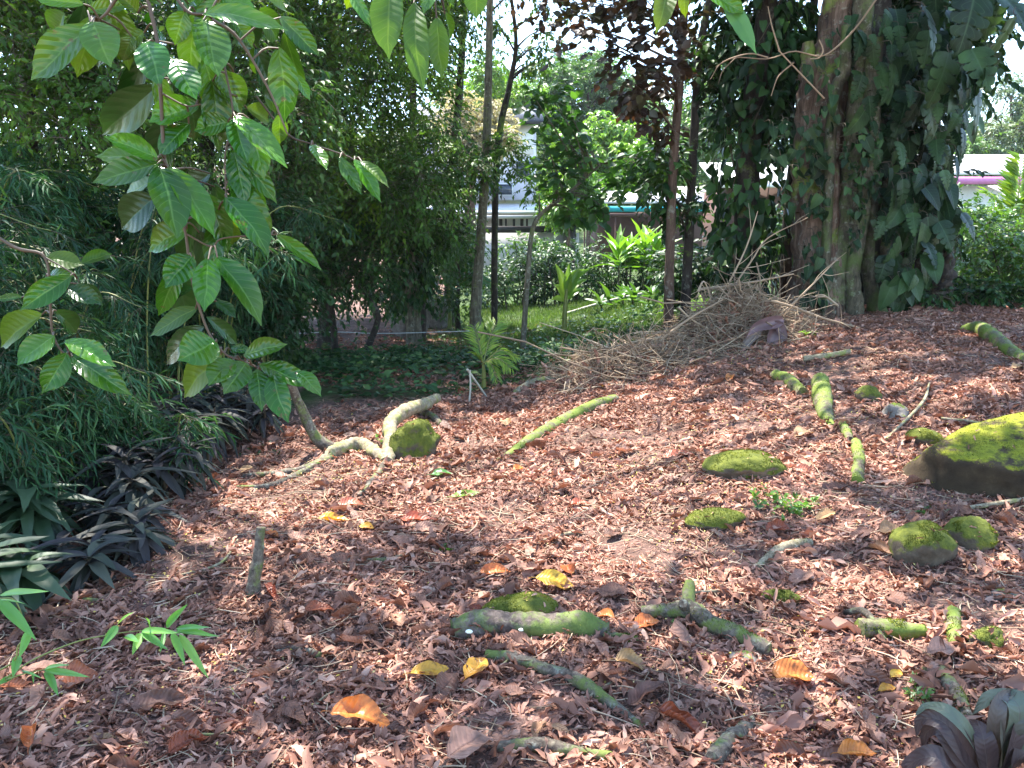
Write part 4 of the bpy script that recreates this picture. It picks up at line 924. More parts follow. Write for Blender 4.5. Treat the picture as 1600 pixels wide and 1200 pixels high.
# ------------------------------------------------------------------ purple strap-leaved plants along the left bank
def rosette(name, label, cat, base, h, nl, L, w, mats, tilt=(-.15, .95), group=None, stemr=.012, seed=0, heads=1, spread=.12, drp=(.6, 1.25), shape='oval'):
    t = thing(name, label, cat, base, group); r = np.random.default_rng(seed)
    ms, ml = MB(), MB()
    for hd in range(heads):
        off = np.array([r.normal(0, spread), r.normal(0, spread), 0]) if heads > 1 else np.zeros(3)
        b = base + off; b[2] = float(HZ(b[0], b[1])); hh = h * r.uniform(.65, 1.1)
        top = b + np.array([r.normal(0, .06), r.normal(0, .06), hh])
        ms = MB(); tube(ms, [b - [0, 0, .03], (b + top) / 2 + r.normal(0, .015, 3), top], [stemr * 1.2, stemr, stemr * .8], 7, 8, .15); ms.build('stem', M['stem'], t)
        for i in range(nl):
            f = i / nl; az = i * 2.4 + r.normal(0, .25); el = np.interp(f, [0, 1], [tilt[0] - .1, tilt[1]]) + r.normal(0, .1)
            d = np.array([math.cos(az) * math.cos(el), math.sin(az) * math.cos(el), math.sin(el)])
            o = top - np.array([0, 0, hh * .38 * (1 - f)])
            X, Y, Z = basis(d[None], np.array([[0, 0, 1.]]) if el < 1.2 else np.array([[math.cos(az), math.sin(az), .3]]) * -1)
            T = leaf_t(shape, w * 1.5, 10, 4, r.uniform(.15, .4), r.uniform(*drp), 0, 0, .35, r.uniform(-.5, .5), .05, r.random() * 50)
            inst(ml, T, o[None], X, Y, Z, np.array([L * r.uniform(.7, 1.15)]), np.array([r.random()]))
    ml.build('foliage', mats, t); return t
for k, (px, py, h, nl, L, w, mt, hd, lab) in enumerate([
    (40, 930, .24, 16, .27, .085, 'cordgreen', 3, 'dark green broad bladed bush at the left edge nearest the viewer'),
    (105, 905, .16, 14, .26, .085, 'cord', 3, 'low purple black bush spilling onto the litter beside the dark green one'),
    (20, 850, .36, 16, .28, .08, 'cordgreen', 3, 'taller dark blade bush at the left edge behind the nearest one'),
    (165, 800, .30, 15, .30, .075, 'cord', 5, 'purple strap leaved bush with pale drooping blades midway up the left bank'),
    (150, 838, .16, 13, .24, .08, 'cord', 3, 'low purple rosette in front of the pale drooping bush'),
    (232, 770, .30, 15, .27, .075, 'cord', 4, 'grey purple bush between the pale drooping bush and the widest one'),
    (285, 712, .42, 16, .30, .07, 'cord', 6, 'wide purple bush under the tip of the hanging branch, left half'),
    (345, 690, .38, 16, .28, .07, 'cord', 6, 'dense purple bush under the hanging branch, right half'),
    (385, 664, .26, 14, .24, .075, 'cord', 4, 'last small purple bush where the bank meets the open litter')]):
    rosette('purple_leaf_plant', lab, 'shrub', gp(px, py), h, nl + 8, L * (.9 if mt == 'cordgreen' else .78), w * (1.35 if mt == 'cordgreen' else 1.15), M[mt], seed=k + 5, heads=hd + 1 + (mt == 'cord'), spread=.16)
b0 = gp(1545, 1235)
def nearcord():
    t = thing('purple_leaf_plant', 'maroon plant with broad arching leaves cut by the bottom right corner', 'shrub', b0)
    d = b0[1] + .05; mb = MB(); tube(mb, [b0 - [0, 0, .03], P(1540, 1190, d), P(1545, 1160, d)], [.012, .010, .008], 8, 8, .1); mb.build('stem', M['stem'], t)
    mid = P(1545, 1175, d)
    for pts, w, nrml, rn in ([[(1540, 1215), (1515, 1150), (1480, 1112), (1448, 1104), (1430, 1118)], .022, (-.2, -.5, 1), .95], [[(1532, 1215), (1506, 1170), (1474, 1128), (1440, 1124), (1432, 1150)], .030, (-.5, -.7, .8), .25], [[(1536, 1220), (1505, 1190), (1470, 1140), (1446, 1146), (1444, 1176)], .024, (-.6, -.8, .5), .1],
                          [[(1505, 1225), (1480, 1195), (1450, 1182), (1420, 1196), (1404, 1220)], .034, (-.2, -.6, .9), .45], [[(1560, 1215), (1592, 1130), (1584, 1094), (1548, 1090), (1520, 1116)], .040, (0, -.5, 1), .9], [[(1556, 1215), (1572, 1150), (1596, 1104), (1630, 1100), (1660, 1140)], .040, (.3, -.6, .8), .7],
                          [[(1545, 1220), (1540, 1170), (1532, 1140), (1514, 1124)], .030, (-.2, -1, .3), .3], [[(1565, 1220), (1600, 1180), (1640, 1176), (1670, 1210)], .034, (.3, -.6, .7), .2], [[(1552, 1210), (1556, 1130), (1566, 1090), (1590, 1076)], .022, (-.4, -.8, .3), .6], [[(1560, 1220), (1584, 1160), (1592, 1120), (1588, 1092)], .028, (.3, -1, .2), .5]):
        q = spline([P(x, y, d - .05 * math.sin(i * 1.3)) for i, (x, y) in enumerate(pts)], 16); T = nrm(np.gradient(q, axis=0))
        sd = nrm(np.cross(T, np.array(nrml))); v = np.linspace(0, 1, 16); W = wid('lance')(v) * w + .001
        u = np.linspace(-1, 1, 7); up = np.cross(sd, T)
        V = q[:, None] + sd[:, None] * (u[None, :, None] * W[:, None, None]) + up[:, None] * ((u[None] ** 2) * W[:, None] * .3)[..., None]
        idx = np.arange(16 * 7).reshape(16, 7); f = np.stack([idx[:-1, :-1], idx[:-1, 1:], idx[1:, 1:], idx[1:, :-1]], -1).reshape(-1, 4)
        mb = MB(); mb.add(V.reshape(-1, 3), f, np.stack(np.meshgrid(u * .5 + .5, v), -1).reshape(-1, 2), rn); mb.build('leaf', M['cordnear'], t)
nearcord()

# ------------------------------------------------------------------ feathery bamboo shrubs on the left bank
BAM = leaf_s(.055, .4, .25)
def bamboo_shrub(label, base, h, ncul, lean, n_tw, seed, ll=.16, mat='bamboo'):
    global rng
    keep = rng; rng = np.random.default_rng(seed)
    t = thing('bamboo_shrub', label, 'bamboo', base); mc, ml = MB(), MB()
    for i in range(ncul):
        az = rng.uniform(0, 6.28); hh = h * rng.uniform(.6, 1.1); sp = rng.uniform(.15, .55) * hh
        b = base + np.array([rng.normal(0, .18), rng.normal(0, .18), 0]); o = np.array([math.cos(az) * sp + lean[0] * hh, math.sin(az) * sp + lean[1] * hh, 0])
        pts = [b - [0, 0, .05], b + o * .15 + [0, 0, hh * .5], b + o * .55 + [0, 0, hh * .9], b + o * 1.1 + [0, 0, hh * .86]]
        q = tube(mc, pts, [.009, .007, .005, .002], 5, 24, .05)
        k = rng.integers(5, 24, n_tw); org = q[k]; d = rdir(n_tw, .5); d[:, 2] -= .2
        twig_leaves(ml, org, nrm(d), rng.uniform(.14, .36, n_tw), 9, BAM, ll, .35, .95, (0, 1), 1., 1, .0016, 0, .4)
    mc.build('culms', M['greenstem'], t); ml.build('foliage', [M[mat], M['stem']], t); rng = keep; return t
for k, (px, py, dd, h, nc, lean, lab) in enumerate([
    (-60, 900, 4.6, 1.75, 13, (.10, -.05), 'feathery bamboo shrub filling the left edge'),
    (90, 800, 5.3, 1.75, 13, (.08, -.08), 'feathery bamboo shrub drooping behind the leafy sprig'),
    (-40, 720, 6.2, 2.3, 14, (.1, -.1), 'taller bamboo shrub behind the left edge one'),
    (190, 690, 6.6, 1.9, 13, (.05, -.1), 'bamboo shrub rising above the wide purple bush'),
    (300, 640, 7.8, 2.0, 13, (.05, -.1), 'bamboo shrub behind the middle of the hanging branch'),
    (420, 605, 9.2, 1.9, 12, (.05, -.05), 'bamboo shrub at the right end of the left bank'),
    (150, 770, 5.0, .85, 8, (.05, -.1), 'low bamboo spray drooping over the purple bushes'),
    (20, 830, 4.3, .9, 8, (.1, -.05), 'low bamboo spray behind the dark green bushes at the left edge'),
    (120, 640, 8.0, 2.6, 14, (.05, -.1), 'tallest bamboo shrub in the gloom of the left bank')]):
    p = P(px, py, dd); bamboo_shrub(lab, onG(p[0], dd), h, nc, lean, 46, 100 + k, .12 if dd < 6 else .14)

# ------------------------------------------------------------------ trees
LS, LM = leaf_s(.24, .35, .25), leaf_m(.27, .3, .25)
LR = leaf_m(.40, .2, .15)
def px_clumps(poly, d, n, r, seed, zmax=None):
    """n clumps inside an image polygon, spread in depth d=(near, far)"""
    q = np.random.default_rng(seed); poly = np.array(poly, float); out = []
    lo, hi = poly.min(0), poly.max(0)
    while len(out) < n:
        x, y = q.uniform(lo, hi); ins = False; j = len(poly) - 1
        for i in range(len(poly)):
            if (poly[i, 1] > y) != (poly[j, 1] > y) and x < (poly[j, 0] - poly[i, 0]) * (y - poly[i, 1]) / (poly[j, 1] - poly[i, 1]) + poly[i, 0]: ins = not ins
            j = i
        if ins:
            p = P(x, y, q.uniform(*d))
            if p[2] > H(p[0], p[1]) + .1: out.append((p, q.uniform(*r)))
    return out
def tree(name, label, cat, base, top, r0, clumps, ntw, Mn, leaf, ll, mat, droop=.5, bark='barkdark', group=None, limbs=14, flat=.75, mid=None, rr=(0, 1), seed=0, stem_r=.004, fl=0., fan=0., spread=.9, limb_from=.3):
    t = thing(name, label, cat, base, group); mt = MB(); top = np.asarray(top, float)
    pts = [base - [0, 0, .15], base + (top - base) * .35 + (mid if mid is not None else rng.normal(0, .08, 3)), base + (top - base) * .7 + rng.normal(0, .08, 3), top]
    q = tube(mt, pts, [r0 * 1.25, r0, r0 * .75, r0 * .35], 12, 40, .12, fl, seed=seed)
    cc = sorted(clumps, key=lambda c: rng.random())[:limbs]
    for c, r in cc:
        k = int(np.clip(len(q) * (limb_from + (1 - limb_from) * np.clip((c[2] - base[2]) / (top[2] - base[2] + .01) - .25, 0, .95)), 3, len(q) - 2)); a = q[k]
        m = (a + c) / 2 + np.array([0, 0, .12 * np.linalg.norm(c - a)]) + rng.normal(0, .08, 3)
        rl = min(r0 * .3, .008 + .008 * np.linalg.norm(c - a)); tube(mt, [a, m, c], [rl, rl * .6, rl * .2], 6, 14, .12)
    mt.build('trunk', M[bark], t)
    if clumps:
        ml = MB(); crown(ml, clumps, ntw, Mn, leaf, ll, droop, flat, rr, 1, spread, stem_r, .45, fan); ml.build('crown', [M[mat], M['stem']], t)
    return t
def gb(px, d): p = P(px, 400, d); return onG(p[0], d)

tree('jungle_tree', 'small leaved tree with sunlit tips in the top left corner', 'tree', gb(40, 9.6), P(20, -420, 9.6), .10,
     px_clumps([(-80, -60), (170, -60), (200, 200), (150, 420), (-80, 440)], (7.2, 9.2), 42, (.4, .62), 1) + px_clumps([(-100, -420), (260, -420), (200, -40), (-100, -40)], (7, 10), 5, (.6, .9), 2), 46, 9, LS, .085, 'jungle', bark='barkdark', seed=1)
tree('jungle_tree', 'small leaved tree behind the upper half of the hanging branch', 'tree', gb(300, 11.4), P(320, -450, 11.4), .11,
     px_clumps([(150, -60), (480, -60), (520, 150), (460, 420), (160, 420)], (8.2, 11), 52, (.45, .7), 3) + px_clumps([(150, -420), (560, -420), (540, -40), (150, -40)], (8, 12), 5, (.7, 1.), 4), 44, 9, LS, .09, 'jungle_blue', seed=2)
tree('jungle_tree', 'bushy tree with drooping twigs left of the dark slender trunk', 'tree', gb(500, 13.6), P(540, -330, 13.6), .11,
     px_clumps([(420, -60), (640, -60), (700, 60), (690, 190), (660, 330), (520, 350), (420, 330)], (10, 13.5), 48, (.5, .75), 5) + px_clumps([(420, -320), (700, -320), (690, -40), (420, -40)], (10, 14), 4, (.8, 1.), 6), 44, 9, LS, .095, 'jungle', seed=3)
tree('jungle_tree', 'dark fine leaved tree hanging over the pale house to the left of the slender trunk', 'tree', gb(655, 15), P(650, 20, 15), .09,
     px_clumps([(560, 160), (690, 165), (745, 220), (790, 250), (770, 300), (735, 350), (700, 370), (600, 360), (560, 300)], (12.8, 14.8), 34, (.38, .62), 7), 40, 9, LS, .095, 'jungle_blue', seed=4)
tree('jungle_tree', 'airy tree with thin light foliage against the sky at the top centre', 'tree', gb(700, 18), P(720, -120, 18), .10,
     px_clumps([(570, -80), (770, -80), (770, 60), (740, 130), (640, 170), (580, 120)], (16, 19), 24, (.5, .85), 8), 30, 8, LS, .12, 'mid', seed=5)
for k, (poly, d, n, r, mt, lab, bx) in enumerate([
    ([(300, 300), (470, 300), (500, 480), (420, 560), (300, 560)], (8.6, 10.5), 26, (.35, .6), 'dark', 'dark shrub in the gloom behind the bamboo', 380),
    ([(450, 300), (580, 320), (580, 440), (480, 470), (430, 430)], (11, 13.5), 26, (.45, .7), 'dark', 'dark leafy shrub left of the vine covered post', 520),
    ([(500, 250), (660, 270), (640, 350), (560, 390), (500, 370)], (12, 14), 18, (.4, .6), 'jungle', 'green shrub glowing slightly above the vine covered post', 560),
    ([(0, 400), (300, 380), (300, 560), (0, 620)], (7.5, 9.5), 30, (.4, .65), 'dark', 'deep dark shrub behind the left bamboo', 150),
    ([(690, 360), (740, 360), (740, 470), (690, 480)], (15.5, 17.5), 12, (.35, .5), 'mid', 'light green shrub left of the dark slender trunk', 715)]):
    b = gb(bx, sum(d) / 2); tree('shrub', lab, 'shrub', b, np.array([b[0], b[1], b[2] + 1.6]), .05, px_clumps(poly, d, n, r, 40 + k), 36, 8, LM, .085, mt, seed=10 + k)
# deep woods closing the view on the left
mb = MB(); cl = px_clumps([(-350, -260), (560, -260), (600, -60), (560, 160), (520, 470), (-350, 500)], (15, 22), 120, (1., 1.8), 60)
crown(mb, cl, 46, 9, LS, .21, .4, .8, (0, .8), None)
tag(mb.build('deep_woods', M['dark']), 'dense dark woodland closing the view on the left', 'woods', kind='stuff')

# vine wrapped post standing by the grey stones
b = gb(640, 14.3); t = thing('vine_covered_post', 'trunk wrapped in dark trailing vine above the grey stones', 'tree', b)
mb = MB(); tube(mb, [b - [0, 0, .1], b + [0, 0, 1.0], b + [.05, 0, 2.4]], [.11, .09, .08], 10, 20, .15); tube(mb, [b + [.14, 0, -.1], b + [.12, 0, .5], b + [.06, 0, 1.4]], [.07, .06, .05], 8, 16, .15); mb.build('trunk', M['barkgrey'], t)
mb = MB(); n = 260; z = rng.uniform(.85, 2.3, n); a = rng.uniform(0, 6.28, n); rr_ = .12 + .34 * np.sqrt(np.clip((z - .5) / 1.2, 0, 1)) * rng.random(n)
o = b + np.stack([np.cos(a) * rr_, np.sin(a) * rr_, z], -1); twig_leaves(mb, o, nrm(np.stack([np.cos(a) * .5, np.sin(a) * .5, -np.ones(n) * .6], -1)), rng.uniform(.15, .35, n), 5, LM, .13, .7, .7, stem=1, stem_r=.004)
mb.build('vine', [M['dark'], M['stem']], t)

# slender trees in the middle
def slender(label, pts, d, rad, bark, clumps, ll, mat, leaf=LS, ntw=12, Mn=7, seed=0, limbs=8, droop=.5, name='slender_tree', fan=0, lim=True):
    b = onG(P(*pts[0], d)[0], d); W = [b - [0, 0, .1]] + [P(x, y, d) for x, y in pts[1:]]
    t = thing(name, label, 'tree', b); mb = MB(); q = tube(mb, W, [r * d / F for r in rad], 10, 60, .08, seed=seed)
    for c, r in (clumps[:limbs] if lim else []):
        a = q[np.argmin(((q - (c - np.array([0, 0, .35]))) ** 2).sum(1))]; tube(mb, [a, (a + c) / 2 + [0, 0, .06], c], [.022, .014, .005], 5, 10, .1)
    mb.build('trunk', M[bark], t)
    if clumps: ml = MB(); crown(ml, clumps, ntw, Mn, leaf, ll, droop, .7, (0, 1), 1, .9, .004, .5, fan); ml.build('crown', [M[mat], M['stem']], t)
    return t
slender('dark slender tree trunk crossing the full upper centre of the view', [(742, 528), (744, 470), (752, 360), (760, 230), (764, 80), (768, -120)], 14.6, [10.5, 8.5, 7.5, 6.5, 5.5, 4], 'barkgrey',
        px_clumps([(690, -150), (850, -150), (840, -20), (770, 30), (700, 20)], (13.8, 15.2), 9, (.4, .6), 21) + px_clumps([(765, 215), (838, 235), (835, 305), (760, 310)], (14.4, 15.2), 10, (.28, .42), 22), .10, 'jungle', seed=1)
slender('thin leaning tree just right of the dark slender trunk', [(772, 500), (774, 300), (782, 200), (797, 130), (806, 60), (790, -60)], 15.4, [5, 5, 5, 4, 3, 2], 'barkdark',
        px_clumps([(770, -20), (860, 0), (880, 60), (840, 120), (780, 100)], (14.8, 16), 11, (.25, .45), 23), .12, 'jungle_blue', seed=2, ntw=9)
slender('thin sapling with large round leaves in front of the pale house', [(816, 524), (824, 440), (832, 360), (850, 330), (890, 300), (940, 255)], 13.2, [4.5, 4, 3.5, 3, 2.5, 1.5], 'barkgrey',
        px_clumps([(820, 125), (880, 120), (915, 190), (905, 260), (830, 225)], (12.6, 13.6), 10, (.25, .4), 24) + px_clumps([(845, 255), (900, 220), (965, 255), (985, 330), (900, 350), (838, 330)], (12.6, 13.6), 13, (.25, .42), 25)
        + px_clumps([(950, 235), (1040, 240), (1055, 280), (960, 290)], (12.6, 13.6), 14, (.25, .38), 26), .155, 'round', LR, 6, 5, 3, 26, .2)
slender('straight slender trunk at right of centre with bronze leaves', [(1046, 490), (1046, 420), (1052, 260), (1062, 130), (1070, 0), (1080, -160)], 11.6, [8.5, 7.5, 7, 6.5, 6.5, 6], 'bark',
        px_clumps([(860, -80), (1000, -80), (1070, -20), (1060, 130), (1000, 150), (960, 100), (900, 60), (850, 20)], (10.2, 12), 24, (.3, .5), 27) + px_clumps([(985, 120), (1050, 120), (1050, 200), (1000, 210)], (10.8, 11.8), 7, (.25, .4), 28), .13, 'brownleaf', LR, 8, 6, 4, 20, .2)
slender('second slender trunk close beside the straight one at right of centre', [(1070, 500), (1076, 380), (1084, 220), (1092, 90), (1108, 0), (1130, -140)], 12.4, [8.5, 7.5, 6.5, 6, 5, 5], 'barkdark',
        px_clumps([(1000, 200), (1070, 210), (1100, 320), (1090, 420), (1030, 380)], (11.6, 12.8), 12, (.28, .42), 29) + px_clumps([(1080, 60), (1180, 60), (1150, 200), (1095, 220)], (12, 13), 9, (.3, .5), 30), .14, 'dark', LM, 12, 6, 5)

# trunk wrapped in heart-leaved climber, left of the big tree
HEART = leaf_t('heart', .40, 5, 4, .25, .2)
def leaf_coat(label, q, rad, n, ll, tm, mat, name='climbing_vine', z0=0., hang=.8, cat='vine', facing=None, stemr=.008, back=.35):
    """leaves of a climber overlapping all round a stem path"""
    c = q[0]; t = thing(name, label, cat, c); T, N, B = frames(q); ms, ml = MB(), MB()
    for s in range(4):
        a = np.linspace(0, 5 + s, len(q)) + s * 1.7; rr_ = np.interp(np.linspace(0, 1, len(q)), np.linspace(0, 1, len(rad)), rad)
        ms = MB(); tube(ms, q + (N * np.cos(a)[:, None] + B * np.sin(a)[:, None]) * rr_[:, None] * .55, [stemr, stemr * .8, stemr * .6], 5, len(q) * 2, .1); ms.build('stem', M['stem'], t)
    k = rng.uniform(0, len(q) - 1.01, n); i = k.astype(int); f = (k - i)[:, None]
    p = q[i] * (1 - f) + q[i + 1] * f; a = rng.uniform(0, 6.28, n); r_ = np.interp(k / len(q), np.linspace(0, 1, len(rad)), rad) * np.sqrt(rng.uniform(.25, 1.1, n))
    out = N[i] * np.cos(a)[:, None] + B[i] * np.sin(a)[:, None]
    pos = p + out * r_[:, None]; d = nrm(np.array([0, 0, -hang]) + out * rng.uniform(.1, .8, (n, 1)) + rng.normal(0, .3, (n, 3)))
    X, Y, Z = basis(d, nrm(out + np.array([0, 0, .4]) + rng.normal(0, .3, (n, 3))))
    inst(ml, tm, pos, X, Y, Z, ll * rng.uniform(.6, 1.2, n), rng.random(n))
    ml.build('foliage', M[mat], t); return t
d = 12.2; b = gb(1165, d); W = [b - [0, 0, .1], P(1165, 380, d), P(1172, 200, d), P(1195, 40, d), P(1210, -160, d)]
t = thing('vine_clad_tree', 'dark upright trunk hidden in climber left of the big tree', 'tree', b); mb = MB(); Q2 = tube(mb, W, [.22, .19, .17, .15, .12], 12, 40, .12, seed=3.); mb.build('trunk', M['barkdark'], t)
leaf_coat('dark heart leaved climber cloaking the trunk left of the big tree', Q2[2:], [.36, .56, .62, .55, .55], 1150, .19, HEART, 'vine')

# ------------------------------------------------------------------ the big tree
d = 11.4; bt = gb(1330, d)
t = thing('big_tree', 'huge old tree with several fused trunks and mossy stems at its foot', 'tree', bt); BIG = t
mb = MB()
W = [gb(1275, 11.3) - [0, 0, .2], P(1278, 440, 11.4), P(1281, 330, 11.4), P(1282, 230, 11.4), P(1292, 130, 11.4), P(1312, 20, 11.45), P(1325, -140, 11.5), P(1330, -380, 11.6)]
QB = tube(mb, W, [.42, .36, .33, .31, .27, .24, .24, .22], 26, 90, .13, .13, 5, seed=1.)
tube(mb, [P(1262, 330, 11.35), P(1262, 200, 11.32), P(1264, 120, 11.3), P(1262, 66, 11.3)], [.22, .15, .12, .07], 16, 40, .2, .1, 4, seed=2.)   # broken stub
mb.build('trunk', M['barkred'], t)
for pts, rad, dd, sd in (([(1298, 500), (1308, 440), (1326, 360), (1335, 260), (1345, 120), (1352, -60)], [.20, .19, .165, .16, .14, .12], 11.15, 3.), ([(1340, 508), (1336, 470), (1334, 420), (1345, 340), (1360, 220), (1368, 60)], [.125, .105, .09, .11, .11, .10], 10.95, 4.),
                         ([(1376, 486), (1362, 450), (1356, 400), (1362, 300), (1370, 160)], [.15, .10, .09, .11, .10], 11.3, 5.), ([(1404, 482), (1390, 450), (1382, 380), (1385, 260)], [.13, .09, .08, .08], 11.6, 6.), ([(1306, 230), (1300, 180), (1318, 110), (1322, 40)], [.055, .075, .085, .06], 11.02, 7.), ([(1322, 500), (1318, 440), (1325, 380)], [.10, .08, .07], 11.5, 8.)):
    W = [P(x, y, dd) for x, y in pts]; W[0][2] = min(W[0][2], float(H(W[0][0], W[0][1]))) - .08
    mb = MB(); tube(mb, W, rad, 16, 50, .14, .08, 3, seed=sd); mb.build('stem', M['barkgreen'], t)
mb = MB(); tube(mb, [P(1345, 470, 12.0), P(1350, 300, 12.0), P(1350, 100, 12.0), P(1340, -200, 11.9)], [.42, .40, .36, .3], 18, 50, .15, .1, 5, seed=9.); mb.build('rear_trunk', M['barkdark'], t)

# climbers on the big tree
def split_leaf(w=.36, cuts=5):
    V, f, uv = leaf_t('heart', w, 46, 8, .22, .22, 0)
    U = uv[:, 0] * 2 - 1; v = uv[:, 1]; ph = (v * cuts * 1.25 + .15) % 1.0
    notch = np.where((v > .12) & (v < .93), np.exp(-((ph - .5) / .13) ** 2), 0)
    V = V.copy(); V[:, 0] *= 1 - .62 * notch * np.abs(U) ** .4; V[:, 1] += .22 * np.abs(U) ** 1.5 * w * (1 - v) ** .3; V[:, 2] -= .06 * U ** 2
    return V, f, uv
SPL, SPL2 = split_leaf(), split_leaf(.42, 4); HRT = leaf_t('heart', .42, 8, 6, .2, .25)
def climber(label, items, tm_list, mat, anchor, name='climbing_vine'):
    c = items[0][0]; t = thing(name, label, 'vine', anchor); ms, ml = MB(), MB()
    for p, ll, d, n in items:
        X, Y, Z = basis(d[None], n[None]); inst(ml, random.choice(tm_list), p[None], X, Y, Z, np.array([ll]), np.array([rng.random()]))
        st_ = p - nrm(d) * .12 * ll + np.array([rng.normal(0, .05), .14, .05]); tube(ms, [st_, p + [0, .05, .06], p], [.006, .005, .004], 5, 8, 0)
    ms.build('petioles', M['stem'], t); ml.build('foliage', M[mat], t); return t, ms
def vine_items(poly, dd, n, ll, seed, out=(.25, -.8, .35), rnd_=.35, down=1.0):
    cl = px_clumps(poly, dd, n, (.1, .1), seed); it = []
    for p, _ in cl:
        dr = nrm(np.array([rng.normal(0, .35), rng.normal(-.3, .3), -down])); it.append((p, ll * rng.uniform(.45, 1.2), dr, nrm(np.array(out) + rng.normal(0, rnd_, 3))))
    return it
climber('climber with huge split leaves hanging at the upper right of the big tree', vine_items([(1420, -60), (1610, -60), (1600, 60), (1560, 120), (1480, 120), (1420, 60)], (9.8, 11), 20, .66, 1, rnd_=.5) + vine_items([(1380, 0), (1520, 0), (1510, 200), (1400, 220)], (10.2, 11.2), 18, .52, 2), [SPL, SPL2], 'monst', P(1470, 60, 11.2))
climber('climber with broad heart leaves covering the right side of the big tree', vine_items([(1325, 20), (1460, 0), (1520, 120), (1500, 220), (1480, 330), (1420, 360), (1380, 250), (1330, 200)], (10.6, 12.2), 280, .34, 3, rnd_=.6) + vine_items([(1370, 120), (1530, 60), (1530, 170), (1470, 300), (1400, 300)], (10.6, 12), 160, .30, 33), [HRT, SPL], 'monst', P(1420, 200, 11.2))
climber('blue green split leaved climber low on the right of the big tree', vine_items([(1380, 265), (1480, 265), (1510, 320), (1460, 400), (1410, 480), (1385, 440), (1375, 340)], (10.5, 11.4), 120, .36, 4), [SPL, HRT, SPL2], 'monst', P(1420, 350, 11.2))
climber('small leaved creeper running down the mossy stems of the big tree', vine_items([(1318, 190), (1380, 190), (1375, 330), (1350, 380), (1330, 390), (1320, 340)], (10.62, 10.9), 150, .115, 5, (0, -.9, .3), .5, .7), [HEART], 'vine', P(1345, 300, 10.9))
climber('loose creeper with lighter leaves on the left of the brown trunk', vine_items([(1200, 180), (1262, 190), (1300, 250), (1290, 340), (1240, 330), (1210, 260)], (10.7, 11.1), 60, .19, 6, (-.2, -.8, .5), .5, .6) + vine_items([(1255, 370), (1290, 370), (1300, 470), (1255, 480)], (10.8, 11.0), 34, .17, 7) + vine_items([(1262, 60), (1318, 20), (1310, 150), (1290, 330), (1300, 460), (1262, 440), (1250, 260)], (10.75, 11.0), 60, .17, 8, rnd_=.6), [HEART, HRT], 'monst', P(1250, 260, 11))
# dark leafy mass behind, right half of the tree
mb = MB(); crown(mb, px_clumps([(1310, -80), (1600, -80), (1570, 60), (1490, 200), (1460, 330), (1400, 420), (1330, 300)], (11.8, 13.4), 60, (.4, .65), 71), 14, 7, LM, .17, .6, .8, (0, .7), 1)
mb2 = thing('leafy_thicket', 'dark mass of leaves behind the climbers right of the big tree', 'thicket', gb(1440, 12.6)); mb.build('foliage', [M['dark'], M['stem']], mb2)
q = gb(1440, 12.6); mb = MB()
for dx, dy in ((0, 0), (.3, .3), (-.25, .2)): mb = MB(); tube(mb, [q + [dx, dy, -.1], q + [dx * .6, dy, 1.5], q + [dx * 1.6 + .1, dy, 3.6]], [.09, .07, .04], 8, 20, .15); mb.build('stem', M['barkdark'], mb2)
mb = MB(); crown(mb, px_clumps([(1100, -80), (1290, -80), (1260, 60), (1235, 200), (1150, 160), (1110, 60)], (12, 13.6), 34, (.4, .6), 72), 14, 7, LM, .16, .6, .8, (0, .7), 1)
mb2 = thing('leafy_thicket', 'dark leafy boughs between the climber trunk and the big tree', 'thicket', gb(1230, 13)); mb.build('foliage', [M['dark'], M['stem']], mb2)
q = gb(1230, 13); mb = MB(); tube(mb, [q - [0, 0, .1], q + [0, 0, 2], q + [.2, 0, 5]], [.10, .09, .06], 8, 24, .12); mb.build('stem', M['barkdark'], mb2)
# bare twigs in front of the big tree
mb = MB(); dd = 10.4
for pts, r in (([(1395, -40), (1340, 40), (1302, 78), (1278, 88), (1240, 80), (1200, 92), (1150, 90), (1118, 104)], [1.5, 1.3, 1.0, .6]), ([(1216, 78), (1248, 112), (1288, 154)], [1, 1.2, 1.4]), ([(1218, 80), (1206, 40), (1200, 10)], [1.5, 1, .7]), ([(1240, 98), (1216, 120), (1205, 150)], [1.4, 1, .6]), ([(1200, 90), (1170, 84), (1128, 98), (1110, 124)], [1.2, 1, .6]), ([(1280, 62), (1286, 78), (1280, 90), (1266, 92)], [1, 1, .6]), ([(1150, 90), (1130, 110), (1122, 132)], [1, .8, .5])):
    tube(mb, [P(x, y, dd + .02 * i) for i, (x, y) in enumerate(pts)], [x * dd / F for x in r], 5, 26, .15)
single('bare_branch', mb, M['twig'], 'pale leafless twigs crossing in front of the big tree trunk', 'branch', P(1290, 80, dd))
# ------------------------------------------------------------------ grass, ground cover, seedlings
mb = MB(); n = 48000
x = rng.uniform(-4.5, 6.5, n * 3); y = rng.uniform(9.5, 23, n * 3)
px_, py_, _ = proj(np.stack([x, y, H(x, y)], -1))
dn = sst(620, 760, px_ + 120 * vn2(x * .8, y * .8)) * (1 - sst(1060, 1140, px_)) * np.clip(.55 + 1.4 * vn2(x * .9 + 7, y * .9), .05, 1) * sst(-.2, .8, y - np.where(px_ > 770, 10.3, 11.0) + .9 * vn2(x, y))
k = rng.random(n * 3) < dn; x, y = x[k][:n], y[k][:n]; n = len(x)
d = nrm(np.array([0, 0, 1.]) + rng.normal(0, .5, (n, 3))); d[:, 2] = np.abs(d[:, 2]); X, Y, Z = basis(d, rng.normal(size=(n, 3)))
inst(mb, leaf_s(.06, .2, .3), np.stack([x, y, HZ(x, y) - .01], -1), X, Y, Z, rng.uniform(.05, .14, n), rng.random(n))
tag(mb.build('grass', M['grass']), 'short bright grass in the sunny strip before the hedge', 'grass', kind='stuff')
mb = MB(); n = 17500
